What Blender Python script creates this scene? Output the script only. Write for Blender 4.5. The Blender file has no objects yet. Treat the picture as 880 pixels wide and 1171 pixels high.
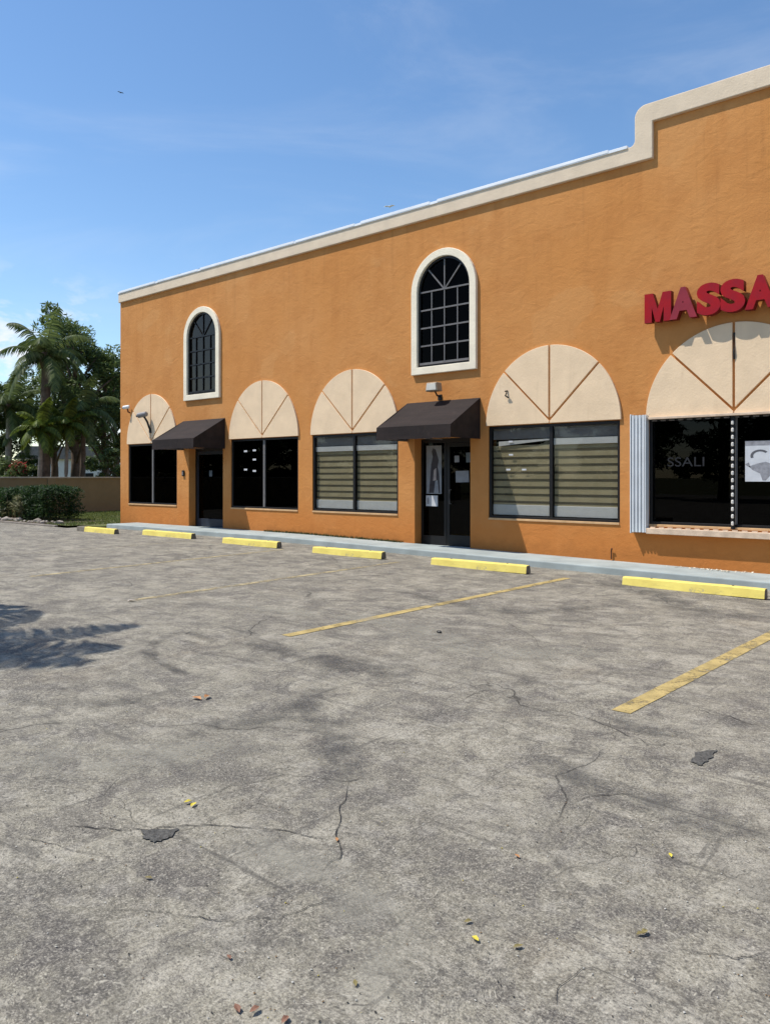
import bpy, bmesh, math, random
from mathutils import Vector, Matrix
random.seed(7)
R = math.radians
scene = bpy.context.scene
col = scene.collection

# ------------------------------------------------------------------ survey of the place
FOC, YAW, EYE = 888.0, R(40.6), 1.6
SN, CS = math.sin(YAW), math.cos(YAW)
WALL = 14.2                                  # distance of the facade plane

def g(x):                                    # slight fall of the lot towards the right
    x = max(-15.0, min(8.0, x))
    return -0.0127*(x+16.3)

def spot(px, depth, z=0.0):                  # bearing + distance -> point
    t = (px-440)/FOC
    return Vector((depth*(-SN+t*CS), depth*(CS+t*SN), z))

def G(px, py, lift=0.0):                     # survey sight line -> point on the ground
    z = 0.0
    for _ in range(12):
        d = FOC*(EYE-z)/(py-546)
        p = spot(px, d); z = g(p.x)
    return Vector((p.x, p.y, z+lift))

# ------------------------------------------------------------------ object helpers
def tag(o, label=None, cat=None, group=None, kind=None):
    if label: o['label'] = label
    if cat: o['category'] = cat
    if group: o['group'] = group
    if kind: o['kind'] = kind
    return o

def empty(name, loc=(0, 0, 0), label=None, cat=None, group=None, rz=0):
    o = bpy.data.objects.new(name, None); col.objects.link(o)
    o.location = loc; o.rotation_euler = (0, 0, rz); o.empty_display_size = .3
    return tag(o, label, cat, group)

def copy_tree(o, parent=None):
    c = o.copy(); col.objects.link(c)
    if parent: c.parent = parent
    for ch in list(o.children): copy_tree(ch, c)
    return c

class MB:
    def __init__(s): s.bm = bmesh.new()
    def box(s, x0, x1, y0, y1, z0, z1):
        v = [s.bm.verts.new(p) for p in ((x0,y0,z0),(x1,y0,z0),(x1,y1,z0),(x0,y1,z0),(x0,y0,z1),(x1,y0,z1),(x1,y1,z1),(x0,y1,z1))]
        for f in ((3,2,1,0),(4,5,6,7),(0,1,5,4),(1,2,6,5),(2,3,7,6),(3,0,4,7)): s.bm.faces.new([v[i] for i in f])
        return s
    def prism(s, pts, y0, y1):               # outline in (x,z), extruded along y (y0 = front)
        a = [s.bm.verts.new((p[0], y0, p[1])) for p in pts]; b = [s.bm.verts.new((p[0], y1, p[1])) for p in pts]
        s.bm.faces.new(a); s.bm.faces.new(b[::-1]); n = len(pts)
        for i in range(n): s.bm.faces.new((a[i], b[i], b[(i+1)%n], a[(i+1)%n]))
        return s
    def ring(s, outer, inner, y0, y1):       # frame between two outlines with equal point counts
        n = len(outer)
        A=[s.bm.verts.new((p[0],y0,p[1])) for p in outer]; B=[s.bm.verts.new((p[0],y0,p[1])) for p in inner]
        Cc=[s.bm.verts.new((p[0],y1,p[1])) for p in outer]; D=[s.bm.verts.new((p[0],y1,p[1])) for p in inner]
        for i in range(n):
            j=(i+1)%n
            for q in ((A[i],A[j],B[j],B[i]),(Cc[j],Cc[i],D[i],D[j]),(A[j],A[i],Cc[i],Cc[j]),(B[i],B[j],D[j],D[i])): s.bm.faces.new(q)
        return s
    def poly(s, pts):
        s.bm.faces.new([s.bm.verts.new(p) for p in pts]); return s
    def tube(s, pts, rad, n=8, cap=True):
        pts=[Vector(p) for p in pts]; rings=[]
        rr = rad if isinstance(rad,(list,tuple)) else [rad]*len(pts)
        for i,p in enumerate(pts):
            d=(pts[min(i+1,len(pts)-1)]-pts[max(i-1,0)]).normalized()
            u=d.cross(Vector((0,0,1)));
            if u.length<.05: u=d.cross(Vector((0,1,0)))
            u.normalize(); w=d.cross(u)
            rings.append([s.bm.verts.new(p+rr[i]*(math.cos(2*math.pi*k/n)*u+math.sin(2*math.pi*k/n)*w)) for k in range(n)])
        for a,b in zip(rings,rings[1:]):
            for k in range(n): s.bm.faces.new((a[k],a[(k+1)%n],b[(k+1)%n],b[k]))
        if cap: s.bm.faces.new(rings[0][::-1]); s.bm.faces.new(rings[-1])
        return s
    def build(s, name, mat, parent=None, bevel=0, smooth=False, recalc=True, loc=None):
        if recalc: bmesh.ops.recalc_face_normals(s.bm, faces=s.bm.faces)
        me = bpy.data.meshes.new(name); s.bm.to_mesh(me); s.bm.free(); me.materials.append(mat)
        if smooth:
            for p in me.polygons: p.use_smooth=True
        o = bpy.data.objects.new(name, me); col.objects.link(o)
        if parent: o.parent = parent
        if loc: o.location = loc
        if bevel:
            m=o.modifiers.new('bevel','BEVEL'); m.width=bevel; m.segments=2; m.limit_method='ANGLE'; m.angle_limit=R(40)
        return o

# ------------------------------------------------------------------ materials
class NT:
    def __init__(s, name):
        s.m = bpy.data.materials.new(name); s.m.use_nodes=True; s.t=s.m.node_tree; s.t.nodes.clear()
        s.out=s.n('ShaderNodeOutputMaterial'); s.tc=s.n('ShaderNodeTexCoord')
    def n(s, typ, **kw):
        x=s.t.nodes.new(typ)
        for k,v in kw.items(): setattr(x,k,v)
        return x
    def L(s,a,b): s.t.links.new(a,b)
    def mapp(s, scale=(1,1,1), rot=(0,0,0), src=None):
        m=s.n('ShaderNodeMapping'); m.inputs['Scale'].default_value=scale; m.inputs['Rotation'].default_value=rot
        s.L(src or s.tc.outputs['Object'], m.inputs[0]); return m.outputs[0]
    def noise(s, sc, det=4, rough=.55, vec=None, dist=0):
        x=s.n('ShaderNodeTexNoise'); x.inputs['Scale'].default_value=sc; x.inputs['Detail'].default_value=det
        x.inputs['Roughness'].default_value=rough; x.inputs['Distortion'].default_value=dist
        s.L(vec or s.tc.outputs['Object'], x.inputs['Vector']); return x.outputs['Fac']
    def vor(s, sc, feature='F1', vec=None, out='Distance', rnd=1):
        x=s.n('ShaderNodeTexVoronoi', feature=feature); x.inputs['Scale'].default_value=sc; x.inputs['Randomness'].default_value=rnd
        s.L(vec or s.tc.outputs['Object'], x.inputs['Vector']); return x.outputs[out]
    def rng(s, src, a, b, c=0, d=1, smooth=False):
        x=s.n('ShaderNodeMapRange'); x.inputs[1].default_value=a; x.inputs[2].default_value=b; x.inputs[3].default_value=c; x.inputs[4].default_value=d
        if smooth: x.interpolation_type='SMOOTHSTEP'
        s.L(src,x.inputs[0]); return x.outputs[0]
    def math(s, op, a, b=None, c=None):
        x=s.n('ShaderNodeMath', operation=op)
        for i,v in enumerate((a,b,c)):
            if v is None: continue
            if isinstance(v,(int,float)): x.inputs[i].default_value=v
            else: s.L(v,x.inputs[i])
        return x.outputs[0]
    def mix(s, fac, a, b, mode='MIX'):
        x=s.n('ShaderNodeMix', data_type='RGBA', blend_type=mode)
        for i,v in ((0,fac),(6,a),(7,b)):
            if isinstance(v,(int,float)): x.inputs[i].default_value=v
            elif isinstance(v,tuple): x.inputs[i].default_value=(*v,1)
            else: s.L(v,x.inputs[i])
        return x.outputs[2]
    def bump(s, src, strength=.3, dist=.01, prev=None):
        x=s.n('ShaderNodeBump'); x.inputs['Strength'].default_value=strength; x.inputs['Distance'].default_value=dist
        s.L(src,x.inputs['Height'])
        if prev: s.L(prev,x.inputs['Normal'])
        return x.outputs[0]
    def bsdf(s, colr, rough=.7, normal=None, spec=.3, metal=0, finish=True):
        b=s.n('ShaderNodeBsdfPrincipled')
        if isinstance(colr,tuple): b.inputs['Base Color'].default_value=(*colr,1)
        else: s.L(colr,b.inputs['Base Color'])
        if isinstance(rough,(int,float)): b.inputs['Roughness'].default_value=rough
        else: s.L(rough,b.inputs['Roughness'])
        b.inputs['Specular IOR Level'].default_value=spec; b.inputs['Metallic'].default_value=metal
        if normal: s.L(normal,b.inputs['Normal'])
        if finish: s.L(b.outputs[0], s.out.inputs[0])
        return b

def simple(name, c, rough=.6, var=.15, sc=6, bump=.0, spec=.3, metal=0):
    s=NT(name); n=s.noise(sc,5)
    c2=tuple(v*(1-var) for v in c); c1=tuple(min(1,v*(1+var)) for v in c)
    cc=s.mix(s.rng(n,.3,.7),c2,c1)
    nm=s.bump(s.noise(sc*12,3),bump,.01) if bump else None
    s.bsdf(cc,rough,nm,spec,metal); return s.m

def stucco(name, c, c_dark, c_warm):
    s=NT(name)
    big=s.noise(.35,4,.6); med=s.noise(1.6,6,.65,dist=.4); vert=s.noise(1,5,.6,vec=s.mapp((2.2,2.2,.35)))
    base=s.mix(s.rng(big,.35,.7),c,c_warm)
    base=s.mix(s.math('MULTIPLY',s.rng(med,.45,.75),.5),base,c_dark)
    base=s.mix(s.math('MULTIPLY',s.rng(vert,.52,.8),.45),base,c_dark)
    # rain streaks below the parapet, fading out down the wall, and patched repairs
    sz=s.n('ShaderNodeSeparateXYZ'); s.L(s.tc.outputs['Object'],sz.inputs[0])
    drip=s.rng(s.noise(1,6,.7,vec=s.mapp((5.5,5.5,.28)),dist=.3),.54,.72)
    base=s.mix(s.math('MULTIPLY',s.math('MULTIPLY',drip,s.rng(sz.outputs[2],4.6,7.4)),.3),base,(.25,.105,.035))
    base=s.mix(s.math('MULTIPLY',s.rng(s.noise(.7,3,.4,dist=.2),.60,.62),.22),base,(.62,.32,.12))
    # rain-splash and mildew along the foot of the wall: a stain with a ragged top edge
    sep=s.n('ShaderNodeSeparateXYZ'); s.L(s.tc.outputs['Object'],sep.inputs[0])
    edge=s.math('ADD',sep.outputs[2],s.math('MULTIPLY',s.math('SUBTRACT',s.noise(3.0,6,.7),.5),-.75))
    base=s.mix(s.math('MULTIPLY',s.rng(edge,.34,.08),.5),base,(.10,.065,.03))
    red=s.rng(s.math('ADD',sep.outputs[2],s.math('MULTIPLY',s.noise(.9,4),.6)),1.5,.75)
    base=s.mix(s.math('MULTIPLY',red,.62),base,(.50,.165,.035))  # redder low on the wall: ground-bounced light put into the colour
    h=s.math('ADD',s.noise(9,5,.6,dist=.8),s.math('MULTIPLY',s.noise(45,4,.6),.45))
    trowel=s.noise(2.6,4,.55,vec=s.mapp((1,1,1.7)),dist=1.2)
    nm=s.bump(h,.42,.015); nm=s.bump(trowel,.22,.04,nm)
    s.bsdf(base,.9,nm,.15); return s.m

def cream(name, c):
    s=NT(name); n=s.noise(2.2,5); st=s.noise(1,5,.6,vec=s.mapp((9,9,.8)))
    cc=s.mix(s.rng(n,.35,.7),c,tuple(v*.88 for v in c)); cc=s.mix(s.math('MULTIPLY',s.rng(st,.60,.8),.2),cc,(.40,.28,.17))
    nm=s.bump(s.noise(30,4),.35,.01); nm=s.bump(s.noise(4,3),.3,.02,nm)
    s.bsdf(cc,.85,nm,.2); return s.m

def glass(name, tint, ior=1.5, gl=1.0, rough=.01, wob=.0, gt=(1,1,1)):
    s=NT(name)
    tr=s.n('ShaderNodeBsdfTransparent'); tr.inputs[0].default_value=(*tint,1)
    gs=s.n('ShaderNodeBsdfGlossy'); gs.inputs[0].default_value=(gl*gt[0],gl*gt[1],gl*gt[2],1); gs.inputs['Roughness'].default_value=rough
    lw=s.n('ShaderNodeLayerWeight'); lw.inputs[0].default_value=.5; f0=((ior-1)/(ior+1))**2
    fr=s.math('ADD',s.math('MULTIPLY',s.math('POWER',lw.outputs['Facing'],5.0),1-f0),f0)
    if wob:
        nm=s.bump(s.noise(1.3,2),wob,.02); s.L(nm,gs.inputs['Normal'])
    mx=s.n('ShaderNodeMixShader'); s.L(fr,mx.inputs[0]); s.L(tr.outputs[0],mx.inputs[1]); s.L(gs.outputs[0],mx.inputs[2])
    s.L(mx.outputs[0],s.out.inputs[0]); return s.m

def foliage(name, dark, light, yellow=None):
    s=NT(name); gi=s.n('ShaderNodeNewGeometry')
    cc=s.mix(gi.outputs['Random Per Island'],dark,light)
    if yellow: cc=s.mix(s.rng(s.noise(.8,3),.5,.75),cc,yellow)
    d=s.bsdf(cc,.55,None,.35,finish=False); t=s.n('ShaderNodeBsdfTranslucent'); s.L(cc,t.inputs[0])
    mx=s.n('ShaderNodeMixShader'); mx.inputs[0].default_value=.42; s.L(d.outputs[0],mx.inputs[1]); s.L(t.outputs[0],mx.inputs[2]); s.L(mx.outputs[0],s.out.inputs[0])
    return s.m

def asphalt():
    s=NT('weathered_asphalt')
    w=s.n('ShaderNodeVectorMath',operation='ADD'); nv=s.n('ShaderNodeTexNoise'); nv.inputs['Scale'].default_value=1.1; nv.inputs['Detail'].default_value=5
    s.L(s.tc.outputs['Object'],nv.inputs['Vector'])
    sc=s.n('ShaderNodeVectorMath',operation='SCALE'); sc.inputs['Scale'].default_value=.9; s.L(nv.outputs['Color'],sc.inputs[0])
    s.L(s.tc.outputs['Object'],w.inputs[0]); s.L(sc.outputs[0],w.inputs[1]); W=w.outputs[0]
    big=s.noise(.16,4,.6); med=s.noise(.8,7,.68,dist=.5); fine=s.noise(5,7,.7)
    streak=s.noise(1,9,.75,vec=s.mapp((1.1,3.0,1),(0,0,R(-25))),dist=.4)
    streak2=s.noise(1,9,.76,vec=s.mapp((3.4,1.2,1),(0,0,R(22))),dist=.5)
    c=s.mix(s.rng(med,.32,.68),(.158,.145,.120),(.285,.263,.212))
    c=s.mix(s.math('MULTIPLY',s.rng(big,.4,.65),.55),c,(.235,.220,.178))
    c=s.mix(s.math('MULTIPLY',s.rng(streak,.52,.61),.60),c,(.090,.083,.080))
    c=s.mix(s.math('MULTIPLY',s.rng(streak2,.53,.60),.6),c,(.105,.098,.094))
    c=s.mix(s.math('MULTIPLY',s.rng(streak,.47,.36),.60),c,(.36,.335,.27))
    c=s.mix(s.math('MULTIPLY',s.rng(fine,.50,.66),.55),c,(.105,.10,.093))
    c=s.mix(s.math('MULTIPLY',s.rng(fine,.48,.36),.5),c,(.37,.35,.31))
    # brown leaf-rot tint
    c=s.mix(s.math('MULTIPLY',s.rng(s.noise(1.3,5),.58,.75),.3),c,(.20,.155,.105))
    # blotches the size of a hand, then coarse and fine grain of the exposed aggregate
    blot=s.noise(2.2,8,.75,dist=.6)
    c=s.mix(s.math('MULTIPLY',s.rng(blot,.525,.57),.5),c,(.078,.071,.070)); c=s.mix(s.math('MULTIPLY',s.rng(blot,.46,.41),.5),c,(.39,.365,.31))
    gr=s.noise(38,5,.75); gf=s.noise(95,4,.8)
    c=s.mix(s.math('MULTIPLY',s.rng(gr,.52,.62),.50),c,(.070,.064,.060)); c=s.mix(s.math('MULTIPLY',s.rng(gr,.48,.38),.40),c,(.42,.39,.335))
    c=s.mix(s.math('MULTIPLY',s.rng(gf,.53,.60),.48),c,(.05,.047,.044)); c=s.mix(s.math('MULTIPLY',s.rng(gf,.46,.40),.42),c,(.50,.465,.40))
    x=s.n('ShaderNodeTexVoronoi'); x.inputs['Scale'].default_value=75; s.L(W,x.inputs['Vector'])
    sepc=s.n('ShaderNodeSeparateColor'); s.L(x.outputs['Color'],sepc.inputs[0])
    core=s.rng(x.outputs['Distance'],.5,.25)
    c=s.mix(s.math('MULTIPLY',s.math('MULTIPLY',s.rng(sepc.outputs[0],.80,.95),core),.6),c,(.50,.47,.40))
    c=s.mix(s.math('MULTIPLY',s.math('MULTIPLY',s.rng(sepc.outputs[1],.72,.9),core),.6),c,(.045,.043,.041))
    # scuffs: thin curved tyre lines and short drag marks
    for sc_,th_,m0,rot_ in ((.30,.010,.50,0),(.55,.011,.53,40),(.42,.008,.50,75)):
        nn=s.noise(sc_,1.5,.4,vec=s.mapp((1,1.8,1),(0,0,R(rot_))),dist=.5); ln=s.rng(s.math('ABSOLUTE',s.math('SUBTRACT',nn,.5)),th_,th_*.3)
        ln=s.math('MULTIPLY',ln,s.rng(s.noise(1.1,5,.65,vec=s.mapp((1,1,1),(.3*rot_,0,0))),m0-.02,m0+.08)); c=s.mix(s.math('MULTIPLY',ln,.34),c,(.07,.065,.06))
    drag=s.rng(s.noise(1,5,.7,vec=s.mapp((.8,9,1),(0,0,R(32))),dist=.5),.60,.67); c=s.mix(s.math('MULTIPLY',drag,.62),c,(.08,.075,.068))
    drag=s.rng(s.noise(1,5,.7,vec=s.mapp((9,.9,1),(0,0,R(20))),dist=.5),.61,.68); c=s.mix(s.math('MULTIPLY',drag,.55),c,(.08,.075,.068))
    c=s.mix(s.math('MULTIPLY',s.rng(s.noise(.5,6,.7,vec=s.mapp((1,1,1),(1.1,0,0))),.50,.66),.22),c,(.10,.093,.085))
    # cracks
    d1=s.vor(.42,'DISTANCE_TO_EDGE',W); d2=s.vor(1.7,'DISTANCE_TO_EDGE',W)
    k1=s.math('MULTIPLY',s.rng(d1,.0045,.001),s.rng(s.noise(.6,5),.50,.60))
    k2=s.math('MULTIPLY',s.rng(d2,.009,.002),s.rng(s.noise(.7,3),.49,.60))
    k=s.math('MAXIMUM',k1,s.math('MULTIPLY',k2,.55))
    halo=s.math('MULTIPLY',s.rng(d1,.05,.0),s.rng(s.noise(.6,5),.48,.60))
    c=s.mix(s.math('MULTIPLY',halo,.35),c,(.10,.095,.088)); c=s.mix(s.math('MULTIPLY',k,.7),c,(.04,.037,.033))
    c=s.mix(1.0,c,(1.04,1.015,.96),'MULTIPLY')
    h=s.math('ADD',s.math('MULTIPLY',x.outputs['Distance'],-.6),s.math('MULTIPLY',s.noise(140,4,.7),.9))
    h=s.math('SUBTRACT',h,s.math('MULTIPLY',k,1.5))
    nm=s.bump(h,.75,.006); nm=s.bump(s.noise(3,4),.25,.03,nm)
    s.bsdf(c,.88,nm,.25); return s.m

def worn_paint(name, c, cover=(.36,.52)):
    s=NT(name)
    wear=s.math('ADD',s.noise(3.5,7,.72),s.math('MULTIPLY',s.noise(28,4,.7),.35))
    a=s.rng(wear,cover[0]+.17,cover[1]+.17)
    cc=s.mix(s.rng(s.noise(6,5),.35,.7),c,tuple(v*.62 for v in c)); cc=s.mix(s.math('MULTIPLY',s.rng(s.vor(62),.5,.2),.25),cc,(.12,.11,.1))
    b=s.bsdf(cc,.85,s.bump(s.noise(120,4),.6,.006),.2,finish=False); t=s.n('ShaderNodeBsdfTransparent')
    mx=s.n('ShaderNodeMixShader'); s.L(a,mx.inputs[0]); s.L(t.outputs[0],mx.inputs[1]); s.L(b.outputs[0],mx.inputs[2]); s.L(mx.outputs[0],s.out.inputs[0])
    return s.m

def stain(name, c, strength=.6, sc=2.5):
    s=NT(name)                               # soft-edged by noise; UV x = across, y = along
    sep=s.n('ShaderNodeSeparateXYZ'); s.L(s.tc.outputs['UV'],sep.inputs[0])
    e=s.math('MULTIPLY',s.rng(s.math('ABSOLUTE',s.math('SUBTRACT',sep.outputs[0],.5)),.5,.15),s.rng(s.math('ABSOLUTE',s.math('SUBTRACT',sep.outputs[1],.5)),.5,.3))
    a=s.math('MULTIPLY',s.math('MULTIPLY',s.rng(s.math('ADD',s.noise(sc,7,.7),s.math('MULTIPLY',s.noise(40,3),.3)),.52,.78),e),strength)
    b=s.bsdf(c,.85,None,.2,finish=False); t=s.n('ShaderNodeBsdfTransparent')
    mx=s.n('ShaderNodeMixShader'); s.L(a,mx.inputs[0]); s.L(t.outputs[0],mx.inputs[1]); s.L(b.outputs[0],mx.inputs[2]); s.L(mx.outputs[0],s.out.inputs[0])
    return s.m

M={}
M['asphalt']=asphalt()
M['stucco']=stucco('orange_stucco',(.560,.238,.068),(.44,.170,.046),(.59,.272,.092))
M['side']=M['stucco']
M['cream']=cream('cream_panel',(.83,.625,.41))
M['trim']=cream('white_trim',(.90,.80,.62))
M['cornice']=cream('cornice_paint',(.74,.60,.44))
M['flash']=simple('roof_flashing',(.80,.82,.84),.5,.08,2)
M['bronze']=simple('dark_bronze_frame',(.010,.009,.009),.45,.2,8,spec=.35)
M['greymetal']=simple('grey_muntin',(.16,.15,.145),.5,.15,8)
M['darkglass']=glass('tinted_glass',(.10,.10,.11),1.42,.30)
M['upglass']=glass('upper_tinted_glass',(.10,.10,.11),1.62,.95,wob=.35,gt=(1,.80,.66))
M['clearglass']=glass('clear_glass',(.88,.88,.86),1.5,.35)
M['upglassb']=glass('upper_dark_glass',(.06,.06,.065),1.45,.12,gt=(1,.8,.7))
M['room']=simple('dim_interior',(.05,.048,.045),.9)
M['concrete']=simple('painted_walk',(.33,.365,.35),.85,.18,1.6,.25)
def stopm():
    s=NT('yellow_stop_paint'); c=s.mix(s.rng(s.noise(4,5),.35,.65),(.80,.66,.17),(.70,.56,.14))
    ch=s.rng(s.math('ADD',s.noise(7,7,.75),s.math('MULTIPLY',s.noise(1.1,2),.4)),.80,.87); c=s.mix(s.math('MULTIPLY',ch,.85),c,(.30,.27,.22))
    c=s.mix(s.math('MULTIPLY',s.rng(s.noise(1,5,.7,vec=s.mapp((3,14,14))),.56,.70),.4),c,(.25,.20,.10))
    s.bsdf(c,.8,s.bump(s.noise(60,4),.4,.006),.2); return s.m
M['stop']=stopm()
M['stopdark']=simple('dark_stop_end',(.16,.14,.11),.9,.3,8,.4)
M['canvas']=None
M['tan']=cream('tan_block_wall',(.255,.200,.110))
M['capm']=simple('wall_cap',(.42,.38,.30),.85,.15,3)
M['bark']=simple('bark',(.13,.095,.07),.95,.35,5,.6)
M['barkpale']=simple('pale_bark',(.27,.23,.19),.95,.3,5,.5)
M['leafA']=foliage('leaf_dark',(.045,.075,.022),(.170,.225,.070))
M['leafB']=foliage('leaf_mid',(.030,.060,.014),(.115,.165,.036))
M['leafC']=foliage('leaf_yellowgreen',(.06,.095,.014),(.19,.24,.035))
M['palm']=foliage('palm_leaf',(.050,.080,.024),(.160,.200,.062))
M['hedge']=foliage('hedge_leaf',(.012,.035,.010),(.050,.095,.022),)
M['dry']=foliage('dry_leaf',(.16,.10,.05),(.36,.25,.13))
M['grass']=foliage('grass_blade',(.06,.095,.02),(.19,.22,.06))
M['white']=simple('white_paint',(.66,.68,.69),.45,.08,3,spec=.4)
M['ledge']=simple('beige_track',(.62,.47,.34),.6,.2,6)
M['black']=simple('black_plastic',(.02,.02,.02),.45,.1)
M['lampglass']=simple('lamp_lens',(.62,.58,.50),.25,.1,spec=.6)
M['paper']=simple('paper',(.55,.56,.58),.7,.08)
M['papergrey']=simple('grey_paper',(.24,.25,.27),.7,.15,9)
M['ink']=simple('printed_ink',(.10,.10,.11),.7,.2,12)
M['ink2']=simple('grey_ink',(.26,.26,.28),.7,.25,14)
M['led']=simple('led_module',(.70,.66,.60),.4,.12,9)

def canvas():
    s=NT('dark_brown_awning_canvas')
    st=s.noise(1,5,.6,vec=s.mapp((.8,5,5),(0,0,0)))
    cc=s.mix(s.rng(st,.35,.7),(.016,.011,.010),(.028,.019,.017)); cc=s.mix(s.math('MULTIPLY',s.rng(s.noise(5,5),.6,.8),.4),cc,(.05,.036,.03))
    s.bsdf(cc,.8,s.bump(s.noise(3,3),.3,.03),.25); return s.m
M['canvas']=canvas()
def red():
    s=NT('red_sign_face'); n=s.noise(2.1,4)
    s.bsdf(s.mix(s.rng(n,.38,.62),(.40,.006,.010),(.27,.010,.020)),.6,None,.15); return s.m
M['red']=red()
M['redmat']=simple('faded_maroon_face',(.24,.018,.032),.6,.25,3)
M['redside']=simple('red_return',(.16,.004,.008),.5,.2,4)
def blindmat():
    s=NT('zebra_blind_fabric'); s.bsdf(s.mix(s.rng(s.noise(3,3),.35,.65),(.48,.41,.26),(.40,.34,.21)),.85,None,.1); return s.m
M['blind']=blindmat()
M['blinddark']=simple('sheer_band',(.10,.088,.06),.8,.1)
M['rail']=simple('blind_rail',(.68,.68,.68),.5,.05)
M['valance']=simple('blind_cassette',(.24,.23,.23),.5,.1)

# ------------------------------------------------------------------ ground, asphalt, walk
def strip(xs, y0, y1, lift, name, mat, base=None, parent=None, drop=None):
    b=MB(); top=[]
    ys=(y0,y1)
    rows=[[b.bm.verts.new((x,y,g(x)+lift)) for x in xs] for y in ys]
    for i in range(len(xs)-1): b.bm.faces.new((rows[0][i],rows[0][i+1],rows[1][i+1],rows[1][i]))
    if drop:
        for r_ in (rows[0],rows[1]):
            low=[b.bm.verts.new((v.co.x,v.co.y,v.co.z-drop)) for v in r_]
            for i in range(len(xs)-1): b.bm.faces.new((r_[i],r_[i+1],low[i+1],low[i]))
        for i in (0,-1):
            a,c=rows[0][i],rows[1][i]
            b.bm.faces.new((a,c,b.bm.verts.new((c.co.x,c.co.y,c.co.z-drop)),b.bm.verts.new((a.co.x,a.co.y,a.co.z-drop))))
    return b.build(name,mat,parent)

def soil():
    s=NT('soil_and_grass'); c=s.mix(s.rng(s.noise(.4,6),.4,.6),(.10,.12,.04),(.17,.15,.08)); s.bsdf(c,.95,s.bump(s.noise(8,5),.6,.05),.1); return s.m
M['soil']=soil()
M['mulch']=simple('mulch',(.105,.078,.055),.95,.4,9,.8)
gr=strip([-2000,-15,8,2000],-2000,2000,-.10,'ground',M['soil']); tag(gr,kind='structure')
asp=strip([-23.9,-15,8,45],-45,13.3,0,'asphalt',M['asphalt']); 
b=MB()
b.poly([(-32.6,-45,g(-24)),(-23.9,-45,g(-24)),(-23.9,12.25,g(-24)),(-32.6,12.25,g(-24))])
asp.name='parking_lot'; tag(asp,kind='structure')
b.build('asphalt_bay',M['asphalt'],asp)
walk=strip([-23.0,-15,8,14],13.12,14.24,.125,'sidewalk',M['concrete'],drop=.25); tag(walk,kind='structure')
m_=walk.modifiers.new('b','BEVEL'); m_.width=.02; m_.segments=2; m_.limit_method='ANGLE'
b=MB(); z=g(-24)
for p in ((-60,-24.3,12.5,60),): b.poly([(p[0],p[2],z+.045),(p[1],p[2],z+.045),(p[1],p[3],z+.045),(p[0],p[3],z+.045)])
b.poly([(-24.3,12.9,z+.045),(-23.06,12.9,z+.045),(-23.06,14.19,z+.045),(-24.3,14.19,z+.045)])
lawn=b.build('lawn',M['soil']); tag(lawn,kind='structure')
b=MB(); b.poly([(-32.5,12.3,z+.062),(-25.6,12.3,z+.062),(-25.6,14.6,z+.062),(-32.5,14.6,z+.062)])
bed=b.build('planting_bed',M['mulch']); tag(bed,kind='structure')
b=MB(); b.box(-32.6,-24.6,12.2,12.32,z-.1,z+.06)
kb=b.build('kerb',simple('old_kerb',(.22,.19,.16),.9,.35,4,.5),bevel=.02); tag(kb,kind='structure')

# parking lines
PAINT=worn_paint('faded_yellow_line',(.50,.375,.15),(.30,.48)); PAINTOLD=worn_paint('ghost_line',(.46,.38,.22),(.36,.56))
def line(x0,y0,x1,y1,w,mat,label):
    b=MB(); n=24; L_=[]; 
    for i in range(n+1):
        t=i/n; x=x0+(x1-x0)*t; y=y0+(y1-y0)*t; j=random.uniform(-.004,.004)
        L_.append((b.bm.verts.new((x-w/2+j,y,g(x)+.004)),b.bm.verts.new((x+w/2+j,y,g(x)+.004))))
    for a,c in zip(L_,L_[1:]): b.bm.faces.new((a[0],a[1],c[1],c[0]))
    o=b.build('parking_line',mat,asp); tag(o,label)
line(-2.47,5.62,-2.34,12.5,.15,PAINT,'bright yellow painted line nearest the camera')
line(-6.32,5.72,-6.30,12.15,.14,PAINT,'yellow painted line in the middle of the lot')
line(-9.55,5.75,-9.85,11.9,.14,PAINTOLD,'worn yellow painted line')
line(-12.85,5.95,-13.25,11.9,.13,PAINTOLD,'almost erased painted line')
line(-16.4,6.2,-16.6,11.9,.10,worn_paint('ghost_line_b',(.42,.37,.26),(.42,.62)),'faintest painted line far away')

def ribbon(pts, widths, mat, name, lift=.006, uv=True, label=None):
    P=[G(*p,lift=lift) for p in pts]; Q=[]
    for i in range(len(P)-1):                # smooth by Catmull-Rom
        p0=P[max(i-1,0)]; p1=P[i]; p2=P[i+1]; p3=P[min(i+2,len(P)-1)]
        for k in range(6):
            t=k/6; Q.append((.5*((2*p1)+(-p0+p2)*t+(2*p0-5*p1+4*p2-p3)*t*t+(-p0+3*p1-3*p2+p3)*t**3), widths[i]*(1-t)+widths[i+1]*t))
    Q.append((P[-1],widths[-1])); b=MB(); uvl=b.bm.loops.layers.uv.new('UVMap'); prev=None
    for i,(p,w) in enumerate(Q):
        d=(Q[min(i+1,len(Q)-1)][0]-Q[max(i-1,0)][0]); d.z=0; d.normalize(); nrm=Vector((-d.y,d.x,0))
        j=random.uniform(-.25,.25)*w if not uv else 0
        cur=(b.bm.verts.new(p+nrm*(w/2+j)),b.bm.verts.new(p-nrm*(w/2-j)),i/(len(Q)-1))
        if prev:
            f=b.bm.faces.new((prev[0],prev[1],cur[1],cur[0]))
            for l,u in zip(f.loops,((0,prev[2]),(1,prev[2]),(1,cur[2]),(0,cur[2]))): l[uvl].uv=u
        prev=cur
    o=b.build(name,mat,asp); 
    if label: o['label']=label
    return o
TY=stain('tyre_stain',(.085,.082,.080),.42,4.5); TY2B=stain('tyre_stain_dark',(.085,.08,.076),.6,2.8); TY2=stain('tar_stain',(.05,.05,.052),1.0,1.2); PALE=stain('bleached_patch',(.38,.355,.29),.45,2.6)
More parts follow.
